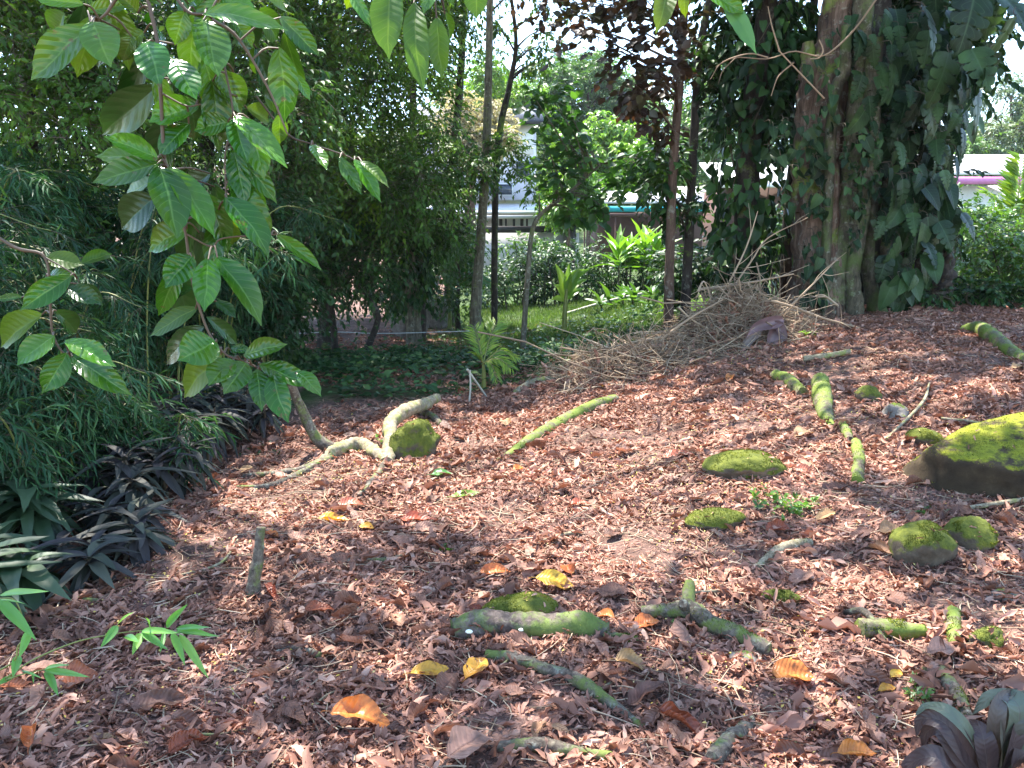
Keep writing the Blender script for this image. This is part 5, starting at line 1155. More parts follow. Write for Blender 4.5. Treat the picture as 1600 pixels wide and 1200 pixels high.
x = rng.uniform(-5, 5.0, n * 3); y = rng.uniform(6.6, 15.5, n * 3)
px_, py_, _ = proj(np.stack([x, y, H(x, y)], -1))
dn = sst(-.15, .35, y - YB(x) - .15 + .5 * vn2(x * 1.3, y * 1.3)) * np.clip(np.where(px_ > 640, .75, .5) + 1.9 * vn2(x * 1.4, y * 1.4 + 3), .05, 1) * (1 - sst(1010, 1120, px_)) * np.where((px_ < 700) & (px_ > 440) & (py_ < 556 + 40 * vn2(x * 2, y * 2)), .07, 1) * (1 - .9 * sst(10.6, 11.8, y) * (px_ > 690))
k = rng.random(n * 3) < dn; x, y = x[k][:n], y[k][:n]; n = len(x)
d = nrm(rdir(n, .2) + np.array([0, 0, .35])); X, Y, Z = basis(d, nrm(np.array([0, -.2, 1.]) + rng.normal(0, .35, (n, 3))))
inst(mb, LM, np.stack([x, y, HZ(x, y) + rng.uniform(.02, .22, n) * np.clip(.8 + 1.5 * vn2(x * 2, y * 2), .2, 1.3)], -1), X, Y, Z, rng.uniform(.05, .12, n), rng.random(n))
tag(mb.build('ground_cover', M['cover']), 'low dark leafy ground cover beyond the edge of the litter', 'ground cover', kind='stuff')

def seedling(label, px, py, n, ll, spread, h, mat, tm, name='seedling'):
    b = gp(px, py); t = thing(name, label, 'plant', b); ml, ms = MB(), MB(); k = max(3, n // 5)
    a = rng.uniform(0, 6.28, k); o = b + np.stack([rng.normal(0, spread, k), rng.normal(0, spread, k), np.zeros(k)], -1)
    o[:, 2] = HZ(o[:, 0], o[:, 1]); dd = nrm(np.stack([np.cos(a) * .5, np.sin(a) * .5, np.ones(k)], -1))
    twig_leaves(ml, o, dd, np.full(k, h) * rng.uniform(.5, 1.2, k), 5, tm, ll, .3, .9, (0, 1), 1, 1, .0015)
    ml.build('foliage', [M[mat], M['greenstem']], t); return t
seedling('spreading green seedlings in the litter left of the boulder', 1220, 795, 150, .042, .10, .08, 'mid', LM)
seedling('tiny seedling in the sunny litter near the centre', 693, 866, 10, .03, .015, .04, 'mid', LM)
seedling('tiny green fern beside the stubby root', 1432, 1092, 46, .028, .03, .06, 'mid', LS, 'small_fern')
seedling('small green shoots in the brush pile foot', 1265, 526, 24, .07, .06, .10, 'lime', LS)
seedling('low weeds at the foot of the crooked root', 420, 705, 40, .035, .15, .04, 'cover', LM)
seedling('tiny weed tuft under the crooked root arch', 604, 694, 16, .06, .02, .10, 'mid', LS)
seedling('leafy clump at the foot of the boulder', 1440, 800, 12, .03, .03, .04, 'mid', LM)
seedling('small weeds under the cut end of the mossy log', 1062, 984, 14, .025, .02, .035, 'mid', LM)

# ------------------------------------------------------------------ young palms and big leaved plants
def palm(label, px, py, d, fr, mat, name='young_palm', stem_h=.4, stem_r=.03, nl=16, lw=.045, leaflet=.30):
    b = onG(P(px, py, d)[0], d); t = thing(name, label, 'palm', b)
    top = b + np.array([0, 0, stem_h]); mb = MB(); tube(mb, [b - [0, 0, .05], (b + top) / 2 + [.01, 0, 0], top], [stem_r, stem_r * .8, stem_r * .5], 8, 10, .08); mb.build('stem', M['greenstem'], t)
    for (tx, ty, bow, dy) in fr:
        e = P(tx, ty, d + dy); m = (top + e) / 2 + np.array([0, 0, bow]); q = spline([top, m, e], 26); T = nrm(np.gradient(q, axis=0))
        mb = MB(); tube(mb, q, [stem_r * .32, stem_r * .2, stem_r * .06], 5, 26, 0, mat=1)
        S = nrm(np.cross(T, np.array([0, -.45, 1.]))); up = np.cross(S, T); ks = np.linspace(4, 25, nl).astype(int); LL = np.linalg.norm(e - top) * leaflet
        for sg in (-1, 1):
            dd = nrm(T[ks] * .85 + sg * S[ks] * .75 + np.array([0, 0, -.15]) + rng.normal(0, .06, (nl, 3))); X, Y, Z = basis(dd, nrm(up[ks] + np.array([0, -.2, .3])))
            inst(mb, leaf_s(lw / leaflet, .5, .2), q[ks], X, Y, Z, LL * np.sin(np.linspace(.5, 2.7, nl)) ** .6 * rng.uniform(.85, 1.1, nl), rng.random(nl))
        mb.build('frond', [M[mat], M['greenstem']], t)
    return t
def blade_palm(label, px, py, d, stem, blades, mat):
    b = onG(P(px, py, d)[0], d); t = thing('young_palm', label, 'palm', b); W = [b - [0, 0, .05]] + [P(x, y, d) for x, y in stem]
    mb = MB(); tube(mb, W, [.045, .04, .022], 8, 12, .06); mb.build('stem', M['greenstem'], t)
    for pts, w in blades:
        q = spline([P(x, y, d + .04 * i) for i, (x, y) in enumerate(pts)], 14); T = nrm(np.gradient(q, axis=0)); sd = nrm(np.cross(T, np.array([random.uniform(-.3, .3), -1, .5]))); v = np.linspace(0, 1, 14); Wd = wid('lance')(v) * w + .002; u = np.linspace(-1, 1, 5); up = np.cross(sd, T)
        V = q[:, None] + sd[:, None] * (u[None, :, None] * Wd[:, None, None]) + up[:, None] * (np.abs(u[None]) * Wd[:, None] * .5)[..., None]; idx = np.arange(70).reshape(14, 5)
        mb = MB(); mb.add(V.reshape(-1, 3), np.stack([idx[:-1, :-1], idx[:-1, 1:], idx[1:, 1:], idx[1:, :-1]], -1).reshape(-1, 4), np.stack(np.meshgrid(u * .5 + .5, v), -1).reshape(-1, 2), random.random()); mb.build('leaf', M[mat], t)
blade_palm('yellow green young palm standing alone on the grass', 881, 522, 13.4, [(882, 500), (884, 470), (885, 452)],
    [([(885, 462), (880, 440), (868, 412)], .085), ([(886, 460), (888, 436), (889, 412)], .07), ([(886, 458), (896, 434), (922, 420)], .10), ([(886, 462), (898, 446), (918, 436)], .075), ([(884, 468), (876, 452), (866, 444)], .07), ([(886, 468), (896, 458), (914, 450)], .06), ([(885, 458), (900, 428), (912, 424)], .06), ([(884, 470), (872, 466), (862, 468)], .05)], 'palm')
palm('young palm with feathery fronds behind the snapped stick', 755, 612, 8.7, [(742, 512, .03, .1), (775, 505, .05, .2), (806, 556, .10, .1), (800, 575, .08, -.2), (742, 550, .03, -.2), (778, 594, .10, -.2)], 'palm', stem_h=.30, stem_r=.030, nl=20, lw=.03, leaflet=.46)
palm('sunlit palm left of the dark slender trunk by the hedge', 702, 490, 17.0, [(712, 372, .05, .2), (740, 400, .15, -.2), (768, 442, .25, -.3), (700, 384, .0, 0), (725, 430, .2, -.2)], 'palmgreen', stem_h=.7, stem_r=.05, nl=18, lw=.04)
palm('bright palm with a yellowing frond at the right edge', 1580, 420, 19.0, [(1545, 300, .3, -.3), (1596, 250, .15, 0), (1640, 262, .2, 0), (1606, 310, .3, -.3)], 'palm', name='palm', stem_h=1.0, stem_r=.07, nl=26, lw=.035)
def strap(label, px, py, d, n, L, w, mat, h, seed, name='broad_leaved_plant', tilt=(.35, 1.35)):
    b = onG(P(px, py, d)[0], d); rosette(name, label, 'plant', b, h, n, L, w, M[mat], tilt, seed=seed, heads=7, spread=.38, stemr=.018, drp=(.15, .5), shape='lance')
strap('bright ginger like clump above the hedge before the teal building', 985, 430, 20.5, 14, .85, .07, 'lime', 1.25, 71)
strap('small broad leaved plant on the grass beside the leaning pole', 972, 486, 16.5, 5, .40, .13, 'mid', .25, 72)
strap('lime green plant behind the left tip of the brush pile', 1085, 496, 13.2, 7, .30, .10, 'lime', .10, 73)
p0 = G(885, 492); e0 = P(1015, 456, p0[1] + .8); mb = MB(); tube(mb, [p0 + [0, 0, .03], (p0 + e0) / 2 + [0, 0, .05], e0], [.032, .03, .024], 7, 14, .06)
single('bleached_pole', mb, M['polew'], 'long bleached pole leaning across the grass', 'pole', p0)
mb = MB(); q = [P(400, 524, 13.4), P(520, 519, 13.5), P(600, 521, 13.6), P(742, 517, 14.5)]; tube(mb, q, [.008, .008, .008], 5, 30, 0)
single('cord', mb, M['cordw'], 'pale cord strung low across the shade to the dark slender trunk', 'cord', q[0])

# ------------------------------------------------------------------ dry brush pile
RA_, RB_ = G(950, 592), G(1270, 520)
def ridge(x, y):   # height of the heap above ground
    a, b_ = RA_, RB_; ax = b_[:2] - a[:2]; L = np.linalg.norm(ax); ax = ax / L
    u = ((x - a[0]) * ax[0] + (y - a[1]) * ax[1]) / L; v = (-(x - a[0]) * ax[1] + (y - a[1]) * ax[0])
    return .72 * np.exp(-((u - .74) / .25) ** 2) * np.exp(-((v - .6) / .55) ** 2) + .30 * np.exp(-((u - .12) / .30) ** 2) * np.exp(-((v - .35) / .50) ** 2)
def sticks(n, seed, lr, rad, bend, jit=.22, thr=.06):
    q = np.random.default_rng(seed); P_ = []
    while len(P_) < n:
        x, y = q.uniform(.4, 5.2), q.uniform(7.4, 12); h = float(ridge(x, y))
        if h > thr and q.random() < h / .5 + .1: P_.append((x, y, float(H(x, y)) + h * q.uniform(.25, 1.04)))
    P_ = np.array(P_); d = q.normal(size=(n, 3)) * np.array([1, .8, jit * 1.6]); d = nrm(d + np.array([.25, .05, .05])); L = q.gamma(4, lr / 4, n)
    t = np.linspace(-.5, .5, 7)[None, :, None]; b = nrm(q.normal(size=(n, 3))) * L[:, None] * q.normal(0, bend, (n, 1))
    PT = P_[:, None] + d[:, None] * (L[:, None, None] * t) + b[:, None] * (1 - 4 * t ** 2) + q.normal(0, .012, (n, 7, 3)) * L[:, None, None]
    g = HZ(PT[..., 0], PT[..., 1]); PT[..., 2] = np.maximum(PT[..., 2], g + .01)
    return PT, q.uniform(*rad, (n, 1)) * np.linspace(1, .4, 7)[None], q
mb = MB(); PT, RD, q = sticks(1550, 1, .46, (.002, .0068), .22, .34, .02); many_tubes(mb, PT, RD, 4); P3, R3, _ = sticks(130, 2, .75, (.006, .012), .10, .30, .03); many_tubes(mb, P3, R3, 6)
# twiglets splitting off those sticks
k = q.integers(0, len(PT), 2600); s = q.integers(1, 6, 2600); o = PT[k, s]; dd = nrm(PT[k, 6] - PT[k, 0]) + q.normal(0, .65, (2600, 3)); L = q.uniform(.06, .25, 2600)
tt = np.linspace(0, 1, 4)[None, :, None]; P2 = o[:, None] + nrm(dd)[:, None] * L[:, None, None] * tt + q.normal(0, .02, (2600, 1, 3)) * tt ** 2
many_tubes(mb, P2, np.broadcast_to(np.array([[.0026, .0022, .0018, .001]]), (2600, 4)), 3)
tag(mb.build('twig_tangle', M['twig']), 'grey brown tangle of dead twigs heaped left of the big tree', 'twig tangle', kind='stuff')
mb = MB(); n = 2600; xx = rng.uniform(.4, 5.2, n * 4); yy = rng.uniform(7.4, 12, n * 4); hh = ridge(xx, yy); k = rng.random(n * 4) < np.clip(hh * 1.5, 0, .9); xx, yy, hh = xx[k][:n], yy[k][:n], hh[k][:n]; n = len(xx)
for j in range(4):
    m = slice(j * n // 4, (j + 1) * n // 4); c = len(xx[m]); X, Y, Z = basis(rdir(c, .5), nrm(np.array([0, -.4, 1]) + rng.normal(0, .6, (c, 3))))
    inst(mb, lit_t[j], np.stack([xx[m], yy[m], H(xx[m], yy[m]) + hh[m] * rng.uniform(.2, .8, c)], -1), X, Y, Z, rng.uniform(.06, .2, c), rng.beta(2, 2, c))
tag(mb.build('brush_litter', M['litter']), 'dead leaves caught inside the heap of dead twigs', 'leaf litter', kind='stuff')
# branches one can pick out on top of the heap
BR = [([(1186, 520), (1230, 482), (1268, 446), (1305, 408)], 9.6, 3, 'long straight dry branch rising towards the big tree'), ([(1204, 470), (1240, 480), (1282, 496), (1340, 512), (1400, 528)], 9.5, 4, 'long dry branch sloping down to the right of the heap'),
      ([(1030, 534), (1060, 510), (1090, 490), (1130, 468)], 9.3, 4, 'pale forked branch on the left shoulder of the heap'), ([(960, 542), (1000, 532), (1035, 526)], 9.2, 2.5, 'thin branch poking out left from the heap'),
      ([(1092, 452), (1130, 448), (1180, 440), (1240, 428)], 10.2, 4, 'level dry branch along the top of the heap'), ([(1140, 440), (1160, 400), (1172, 370), (1184, 330)], 10.4, 2.5, 'thin branch standing up from the top of the heap'),
      ([(1150, 442), (1176, 405), (1200, 372), (1262, 340)], 10.4, 2.4, 'thin arching branch reaching up right from the heap'), ([(1186, 540), (1196, 556), (1192, 580), (1190, 600)], 8.9, 3.5, 'bent dry stick hanging down the front of the heap'),
      ([(1036, 534), (1034, 570), (1032, 602)], 8.9, 2.5, 'thin drooping stick at the left front of the heap'), ([(930, 616), (980, 600), (1030, 590), (1070, 586)], 8.5, 2.5, 'low stick along the left foot of the heap'),
      ([(1214, 496), (1236, 520), (1270, 546), (1290, 560)], 9.2, 3, 'dry stick sliding down right of the dead sheaths'), ([(1090, 455), (1100, 440), (1110, 470), (1102, 500)], 9.7, 2.2, 'hooked twig at the top left of the heap'),
      ([(1060, 480), (1082, 500), (1110, 515)], 9.4, 2.5, 'short crossing stick left of the heap top'), ([(1395, 524), (1420, 506), (1456, 490)], 10.6, 2.5, 'thin stick on bare litter right of the big tree foot'), ([(1310, 478), (1288, 462), (1274, 462)], 10.2, 3, 'curved dry stick against the foot of the big tree'),
      ([(1330, 506), (1306, 534), (1290, 540)], 9.8, 3, 'short forked stick at the right end of the heap'), ([(935, 580), (960, 560), (990, 545), (1010, 520)], 9.3, 2.2, 'thin bent stick at the left tip of the heap')]
for pts, d, r, lab in BR:
    W = [P(x, y, d + .05 * i) for i, (x, y) in enumerate(pts)]; mb = MB(); qq = tube(mb, W, [r * .62 * d / F, r * .5 * d / F, r * .3 * d / F], 6, 30, .15, rnd=random.uniform(.3, .75), freq=25)
    for j in range(4):
        a = qq[random.randint(6, 27)]; dv = nrm(qq[-1] - qq[0]) + rng.normal(0, .5, 3); tube(mb, [a, a + dv * .10 + rng.normal(0, .02, 3), a + dv * random.uniform(.18, .36)], [.006, .004, .002], 4, 8, 0, rnd=.8)
    single('dry_branch', mb, M['twig'], lab, 'branch', W[0])
# dead sheaths hanging in the heap
b = P(1200, 530, 9.2); t = thing('dead_palm_sheath', 'drooping purplish dead leaf sheaths caught in the front of the heap', 'dead leaf', b)
for pts, w in (([(1225, 500), (1205, 505), (1180, 512), (1166, 528)], .07), ([(1222, 508), (1208, 520), (1202, 540), (1201, 562)], .075), ([(1205, 508), (1215, 512), (1222, 530), (1220, 545)], .06), ([(1190, 516), (1170, 530), (1158, 548), (1150, 566)], .05)):
    q = spline([P(x, y, 9.15 - .03 * i) for i, (x, y) in enumerate(pts)], 14); T = nrm(np.gradient(q, axis=0)); sd = nrm(np.cross(T, np.array([.2, -1, .3]))); v = np.linspace(0, 1, 14); W = wid('lance')(v) * w + .004; u = np.linspace(-1, 1, 5)
    V = q[:, None] + sd[:, None] * (u[None, :, None] * W[:, None, None]) + np.cross(sd, T)[:, None] * ((u[None] ** 2) * W[:, None] * .8)[..., None]; idx = np.arange(70).reshape(14, 5)
    mb = MB(); mb.add(V.reshape(-1, 3), np.stack([idx[:-1, :-1], idx[:-1, 1:], idx[1:, 1:], idx[1:, :-1]], -1).reshape(-1, 4), None, random.random()); mb.build('sheath', M['husk'], t)

# ------------------------------------------------------------------ hedges and bushes
def bush(label, poly, d, n, r, mat, seed, ll=.085, ntw=18, Mn=8, leaf=LM, name='bush', rr=(0, 1)):
    cl = px_clumps(poly, d, n, r, seed); cx = np.mean([c[0][0] for c in cl]); b = onG(cx, sum(d) / 2); t = thing(name, label, 'bush', b)
    ms = MB()
    for c, r_ in cl[:12]:
        g = onG(c[0] * .6 + cx * .4, c[1]); tube(ms, [g - [0, 0, .05], (g + c) / 2 + rng.normal(0, .05, 3), c], [.025, .018, .008], 5, 10, .1)
    ms.build('stems', M['stem'], t); ml = MB(); crown(ml, cl, ntw, Mn, leaf, ll, .4, .8, rr, 1, .9, .004); ml.build('foliage', [M[mat], M['stem']], t); return t
bush('clipped dark hedge bush right behind the dark slender trunk', [(755, 396), (850, 392), (850, 462), (755, 470)], (20.5, 22.5), 26, (.4, .55), 'hedge', 1, .10, name='hedge')
bush('hedge bush behind the young palm on the grass', [(845, 392), (930, 388), (935, 460), (845, 462)], (20.5, 22.5), 26, (.4, .55), 'hedge', 2, .10, name='hedge')
bush('hedge bush below the ginger like clump', [(925, 385), (1035, 380), (1035, 455), (925, 460)], (20, 22), 26, (.4, .55), 'hedge', 3, .10, name='hedge')
bush('sunlit bush top showing above the hedge in front of the dark beam', [(775, 376), (870, 372), (870, 388), (770, 390)], (21.5, 23), 8, (.25, .38), 'mid', 4, .09)
bush('dim shrub in the far left of the grass under the dark beam', [(560, 400), (690, 400), (690, 465), (560, 470)], (18, 20), 18, (.4, .6), 'dark', 5, .10)
bush('dark bush between the slender trunks and the heap of twigs', [(1030, 400), (1130, 380), (1150, 455), (1060, 470)], (13.5, 15.5), 22, (.35, .5), 'dark', 6, .12)
bush('green bush seen between the climber trunk and the big tree', [(1195, 330), (1260, 330), (1260, 440), (1200, 440)], (14, 16), 14, (.35, .5), 'mid', 7, .11)
bush('sunlit lime bush right of the big tree', [(1405, 330), (1480, 340), (1470, 460), (1410, 465)], (13.8, 15.5), 24, (.32, .48), 'lime', 8, .10)
bush('tall bright bush under the pale roof on the right', [(1430, 330), (1560, 325), (1560, 390), (1450, 390)], (15.5, 17.5), 26, (.4, .6), 'mid', 9, .11)
bush('darker green bush at the right edge below the palm', [(1490, 370), (1680, 340), (1680, 470), (1500, 490)], (12.4, 14.4), 40, (.38, .55), 'mid', 10, .10)
bush('low dark bush at the foot of the dark palm trunk', [(1400, 455), (1560, 440), (1640, 490), (1420, 500)], (12, 13.2), 18, (.25, .36), 'dark', 11, .10)
bush('bush with yellowing leaves beyond the right edge bush', [(1530, 325), (1660, 320), (1660, 370), (1540, 370)], (18, 21), 16, (.4, .6), 'mid', 12, .13)
# bits of red blossom
d = 12.3; b = gb(1472, d); mb = MB(); tube(mb, [b - [0, 0, .1], P(1474, 420, d), P(1468, 330, d), P(1466, 250, d)], [.18, .16, .13, .11], 14, 50, .35, seed=4., freq=14)
t = thing('dark_palm_trunk', 'stubby dark shaggy trunk between bushes right of the big tree', 'tree', b); mb.build('trunk', M['barkdark'], t)
mb = MB(); n = 170; z = rng.uniform(0, 1.25, n); a = rng.uniform(0, 6.28, n); o = b + np.stack([np.cos(a) * .15, np.sin(a) * .15, z], -1); X, Y, Z = basis(nrm(np.stack([np.cos(a), np.sin(a), np.full(n, .9)], -1)), nrm(np.stack([-np.cos(a), -np.sin(a), np.ones(n)], -1)))
inst(mb, leaf_s(.22, .5, -.2), o, X, Y, Z, rng.uniform(.07, .14, n), rng.random(n)); mb.build('leaf_bases', M['stem'], t)

# ------------------------------------------------------------------ buildings beyond the hedge
def quadpx(pts, d): return [P(x, y, d) for x, y in pts]
def bx(mb, x0, y0, x1, y1, d, dep, mat=0):
    a, b_ = P(x0, y1, d), P(x1, y0, d); box(mb, [a[0], d, a[2]], [b_[0], d + dep, b_[2]], mat)
d = 40.; c = onG(P(800, 380, d)[0], d)
t = thing('pale_house', 'pale two storey house with a white lean to roof beyond the hedge', 'house', c)
mb = MB(); bx(mb, 660, 200, 838, 312, d, 7); mb.build('upper_wall', M['lav'], t)
mb = MB(); bx(mb, 690, 196, 834, 240, d - .12, .12); mb.build('gable_wall', M['white'], t)
mb = MB(); a, b_ = P(640, 212, d - 1), P(850, 200, d - 1); slab(mb, [a[0], d - 1, 7.15], [b_[0], d - 1, 7.15], [b_[0], d + 4, 8.5], [a[0], d + 4, 8.5], .16); mb.build('roof', M['beam'], t)
for x0, y0, x1, y1 in ((764, 288, 800, 304), (712, 288, 748, 304), (806, 252, 830, 276)):
    mb = MB(); bx(mb, x0 - 2, y0 - 2, x1 + 2, y1 + 2, d - .16, .10); w = mb.build('window', M['white'], t); mb = MB(); bx(mb, x0, y0, x1, y1, d - .19, .06); bx(mb, (x0 + x1) / 2 - .4, y0, (x0 + x1) / 2 + .4, y1, d - .21, .03); g_ = mb.build('pane', M['glass'], w); 
mb = MB(); e = 3.2; z0, z1 = P(800, 322, d)[2], P(800, 334, d - e)[2]
slab(mb, [P(640, 0, d - e)[0], d - e, z1], [P(905, 0, d - e)[0], d - e, z1], [P(905, 0, d)[0], d - .02, z0 + .02], [P(640, 0, d)[0], d - .02, z0 + .02], .10); mb.build('lean_to_roof', M['roofw'], t)
mb = MB(); bx(mb, 640, 336, 905, 342, d - e - .02, .06); mb.build('fascia', M['greyw'], t)
mb = MB(); bx(mb, 640, 334, 838, 420, d - .5, .4); mb.build('lower_wall', M['white'], t)
mb = MB()
for k in range(14): bx(mb, 690 + k * 11 + (k % 3), 341, 693 + k * 11 + (k % 3) * 2, 356, d - e + .6, .12)
mb.build('louvres', M['beam'], t)
mb = MB(); bx(mb, 650, 353, 880, 363, d - e + .2, .25); mb.build('beam', M['beam'], t)
for x0, x1 in ((884, 900), (700, 704), (660, 665)):
    mb = MB(); bx(mb, x0, 338, x1, 420, d - e + .15, .35); mb.build('post', M['beam'], t)
mb = MB(); bx(mb, 640, 364, 905, 430, d - e + .5, .15); mb.build('low_wall', M['greyw'], t)
d = 44.; c = onG(P(985, 380, d)[0], d)
t = thing('teal_building', 'low building with a pale roof and teal fascia behind the ginger like clump', 'building', c)
mb = MB(); bx(mb, 935, 328, 1120, 420, d, 5); mb.build('wall', M['brownwall'], t)
mb = MB(); slab(mb, [P(922, 0, d)[0], d - 1.2, P(0, 320, d)[2]], [P(1135, 0, d)[0], d - 1.2, P(0, 320, d)[2]], [P(1135, 0, d)[0], d + 4.5, P(0, 296, d)[2] + .35], [P(922, 0, d)[0], d + 4.5, P(0, 296, d)[2] + .35], .12); mb.build('roof', M['roofw'], t)
mb = MB(); bx(mb, 946, 322, 1120, 331, d - 1.22, .1); mb.build('fascia', M['teal'], t)
mb = MB(); bx(mb, 905, 333, 1020, 339, d - 3, .3); mb.build('rail', M['brownwall'], t)
for x in (912, 960, 1012):
    mb = MB(); bx(mb, x, 339, x + 3, 420, d - 3, .2); mb.build('post', M['brownwall'], t)
d = 34.; c = onG(P(1240, 380, d)[0], d)
t = thing('brown_hut', 'reddish brown hut glimpsed between the climber trunk and the big tree', 'hut', c)
mb = MB(); bx(mb, 1130, 290, 1262, 420, d, 4); mb.build('wall', M['brownwall'], t)
mb = MB(); a, b_ = P(1110, 292, d)[0], P(1280, 292, d)[0]; z = P(0, 292, d)[2]; slab(mb, [a, d - 1, z - .1], [b_, d - 1, z - .1], [b_, d + 2.2, z + 1.1], [a, d + 2.2, z + 1.1], .1); mb.build('roof', M['roofw'], t)
d = 42.; c = onG(P(1560, 380, d)[0], d)
t = thing('pink_trimmed_building', 'building with a bright pale roof and magenta trim at the right edge', 'building', c)
mb = MB(); bx(mb, 1470, 290, 1760, 420, d, 6); mb.build('wall', M['white'], t)
mb = MB(); a, b_ = P(1455, 0, d)[0], P(1775, 0, d)[0]; z0, z1 = P(0, 276, d)[2], P(0, 246, d + 5)[2]; slab(mb, [a, d - 1, z0], [b_, d - 1, z0], [b_, d + 4.6, z1], [a, d + 4.6, z1], .12); mb.build('roof', M['roofw'], t)
mb = MB(); bx(mb, 1456, 276, 1774, 288, d - 1.04, .1); mb.build('trim', M['pink'], t)

# ------------------------------------------------------------------ far trees
def fartree(label, cx, d, poly, n, r, mat, ll, seed, name='distant_tree', ntw=60, Mn=8, leaf=LS, r0=.25, rr=(0, 1), drop=.4):
    b = onG(P(cx, 380, d)[0], d); cl = px_clumps(poly, (d * .95, d * 1.05), n, r, seed); top = P(cx, min(p[1] for p in poly) + 30, d)
    return tree(name, label, 'tree', b, top, r0, cl, ntw, Mn, leaf, ll, mat, drop, 'bark', seed=seed, stem_r=.012, rr=rr)
fartree('tall rounded hazy tree far behind the teal building', 920, 75, [(835, 140), (880, 95), (960, 95), (1005, 150), (1000, 290), (860, 300)], 105, (1.3, 2.1), 'hazy', .40, 1)
fartree('paler hazy tree right of the tall rounded one', 1020, 85, [(985, 160), (1120, 150), (1160, 220), (1150, 320), (990, 320)], 46, (1.6, 2.4), 'hazyb', .45, 2)
fartree('bright feathery tree before the tall hazy one', 955, 50, [(880, 215), (930, 185), (1005, 205), (1015, 290), (960, 320), (880, 290)], 34, (.8, 1.2), 'lime', .34, 3, drop=.8)
fartree('tree with pale straw blossom in front of the upper house', 735, 33, [(685, 165), (730, 150), (790, 175), (800, 235), (740, 250), (690, 220)], 30, (.55, .8), 'straw', .17, 4, drop=.6)
fartree('light green tree behind the dark slender trunk', 760, 62, [(690, 110), (790, 110), (850, 170), (830, 220), (700, 190)], 30, (1.2, 1.8), 'lime', .36, 5)
fartree('hazy tree above the pale roof at the right edge', 1580, 70, [(1520, 150), (1570, 120), (1680, 130), (1690, 270), (1510, 270)], 40, (1.2, 2.0), 'hazyb', .36, 6)
fartree('hazy dark tree closing the gap behind the brown hut', 1200, 60, [(1080, 60), (1300, 40), (1320, 330), (1080, 340)], 50, (1.6, 2.4), 'hazy', .40, 7)
fartree('broad hazy tree far behind the pale house', 800, 90, [(600, 190), (760, 215), (860, 225), (880, 330), (600, 330)], 50, (2.0, 3.0), 'hazyb', .5, 8)
fartree('distant tree behind the right hand bushes', 1440, 65, [(1330, 180), (1520, 200), (1540, 340), (1330, 340)], 44, (1.6, 2.2), 'hazy', .40, 9)
fartree('small bright tree between the pale house and the teal building', 890, 36, [(855, 280), (900, 262), (935, 290), (930, 340), (860, 345)], 16, (.45, .7), 'lime', .24, 10, r0=.1)
mb = MB(); q = np.random.default_rng(9); cl = []
for k in range(230):
    x = q.uniform(-140, 170); y = q.uniform(95, 190); cl.append((onG(x, y, q.uniform(2, 7)), q.uniform(3, 5.5)))
crown(mb, cl, 16, 9, LS, 1.1, .4, .8, (0, 1), None)
tag(mb.build('hill_forest', M['hazyb']), 'hazy wooded hillside far behind the buildings', 'forest', kind='stuff')

# ------------------------------------------------------------------ unseen crown added to the big tree, clumps placed to shape the dappled shade
LIT = [(760, 765, 380, 110, 1.2), (560, 728, 130, 40, .8), (1120, 665, 300, 60, .95), (1430, 640, 150, 45, .6), (1250, 745, 170, 60, .9), (1010, 830, 240, 60, .95), (1200, 920, 150, 60, .7), (960, 490, 130, 40, 1), (1150, 500, 130, 60, .55),
       (1420, 990, 140, 40, .6), (1180, 1090, 190, 60, .2), (1500, 1010, 110, 50, .3), (840, 915, 90, 35, .7), (565, 1135, 60, 30, .5), (1238, 1062, 70, 35, .5), (1560, 700, 90, 50, .9), (1310, 560, 90, 30, .5), (1520, 850, 120, 50, .35), (420, 780, 120, 30, .3)]
q = np.random.default_rng(77); cl = []
for x in np.arange(-5.5, 9, .58):
    for y in np.arange(1.2, 16.5, .58):
        gx_, gy_ = x + q.uniform(-.26, .26), y + q.uniform(-.26, .26); g = onG(gx_, gy_); px_, py_, _ = proj(g)
        lit = max([w * float(np.exp(-max(0, ((px_ - a) / rx) ** 2 + ((py_ - b_) / ry) ** 2 - .45) * 2.0)) for a, b_, rx, ry, w in LIT])
        if q.random() < (1.0 if x < -2.3 and y < 8 else .5 if (y > 10.5 and x < 2) else .94) - lit * 1.3:
            z = q.uniform(6.4, 9.6); c_ = g + SUN * ((z - g[2]) / SUN[2])
            for _ in range(8):
                if proj(c_)[1] < -75 or proj(c_)[2] < .3: break
                c_ = c_ + SUN * 1.0
            cl.append((c_, q.uniform(.40, .62)))
ml = MB(); crown(ml, cl, 15, 7, LM, .145, .3, .55, (0, 1), 1, .9, .005)
ml.build('crown', [M['jungle'], M['stem']], BIG)  # added canopy kept out of frame, left open over the sunny patches
mt = MB(); hub = P(1328, -330, 11.6)
for c_, r_ in cl[::13]:
    m = hub * .45 + c_ * .55 + np.array([0, 0, 1.0]) + rng.normal(0, .2, 3); tube(mt, [hub, m, c_], [.06, .022, .008], 6, 14, .1)
mt.build('limbs', M['barkred'], BIG)  # unseen limbs added to carry the shading canopy

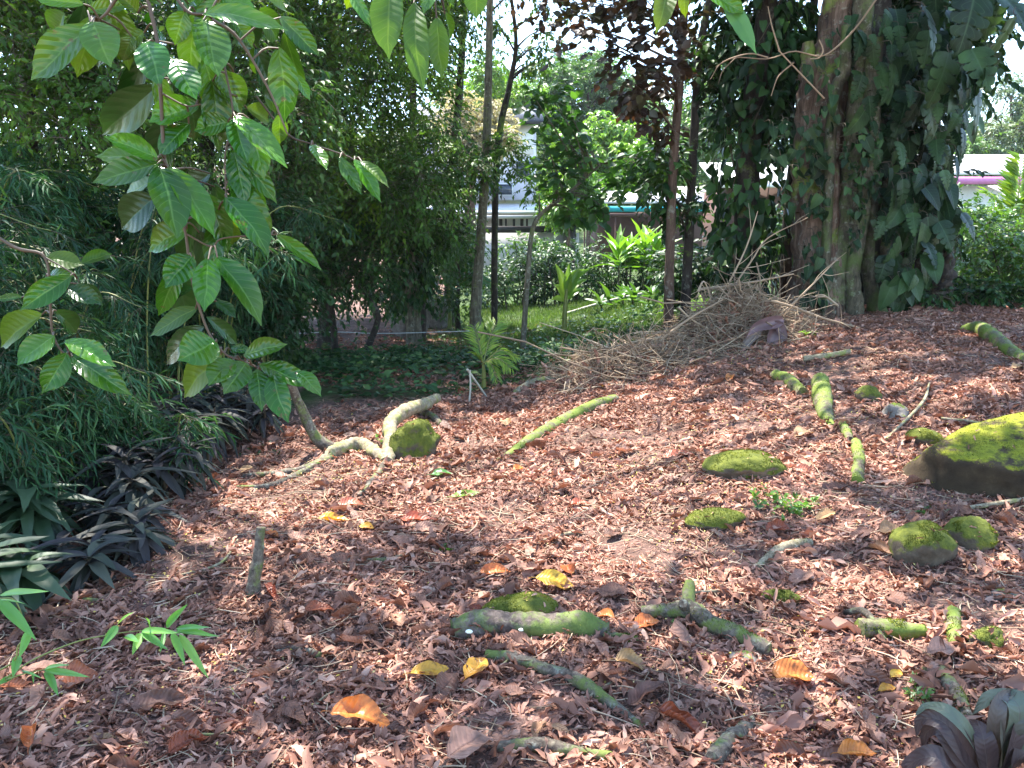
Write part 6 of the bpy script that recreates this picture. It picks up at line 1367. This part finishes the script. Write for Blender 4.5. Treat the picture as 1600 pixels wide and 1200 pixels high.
# ------------------------------------------------------------------ moist air
if HAZE:
    b = NT('moist_air'); v = b.n('VolumePrincipled', {'Color': (.80, .88, .95, 1), 'Density': HAZE, 'Anisotropy': .2}); b.t.links.new(v.outputs[0], b.out.inputs[1])
    mb = MB(); box(mb, (-330, -70, -6), (330, 430, 60)); tag(mb.build('haze', b.m, smooth=False), kind='stuff')
# ------------------------------------------------------------------ camera, sun, sky
cd = bpy.data.cameras.new('camera'); cam = bpy.data.objects.new('camera', cd); C.objects.link(cam)
cam.location = (0, 0, EYE); cam.rotation_euler = (math.pi / 2 - PITCH, 0, 0); cd.sensor_width = 36; cd.lens = 36 * F / 1600; cd.clip_end = 2000; cd.clip_start = .05
sc = bpy.context.scene; sc.camera = cam
sl = bpy.data.lights.new('sun', 'SUN'); sl.energy = SUN_E; sl.angle = R(.53); sl.color = (1, .95, .87)
so = bpy.data.objects.new('sun', sl); C.objects.link(so); so.rotation_euler = Vector(SUN).to_track_quat('Z', 'Y').to_euler()
w = bpy.data.worlds.new('World'); sc.world = w; w.use_nodes = True; nt = w.node_tree; bg = nt.nodes['Background']
sky = nt.nodes.new('ShaderNodeTexSky'); sky.sky_type = 'NISHITA'; sky.sun_disc = False; sky.sun_elevation = math.asin(SUN[2]); sky.sun_rotation = math.atan2(SUN[0], SUN[1]); sky.dust_density = .3; sky.air_density = 1.0; sky.ozone_density = 1.0
nt.links.new(sky.outputs[0], bg.inputs[0]); bg.inputs[1].default_value = SKY_E
sc.view_settings.view_transform = 'Standard'; sc.view_settings.look = 'None'; sc.view_settings.exposure = EXPO; sc.view_settings.gamma = 1
sc.render.engine = 'CYCLES'; cy = sc.cycles; cy.max_bounces = 7; cy.diffuse_bounces = 4; cy.glossy_bounces = 2; cy.transmission_bounces = 4; cy.transparent_max_bounces = 4
cy.use_denoising = True; cy.denoiser = 'OPENIMAGEDENOISE'; cy.denoising_input_passes = 'RGB_ALBEDO_NORMAL'; cy.sample_clamp_indirect = 6; cy.caustics_reflective = False; cy.caustics_refractive = False
cy.use_adaptive_sampling = True; cy.adaptive_threshold = .01
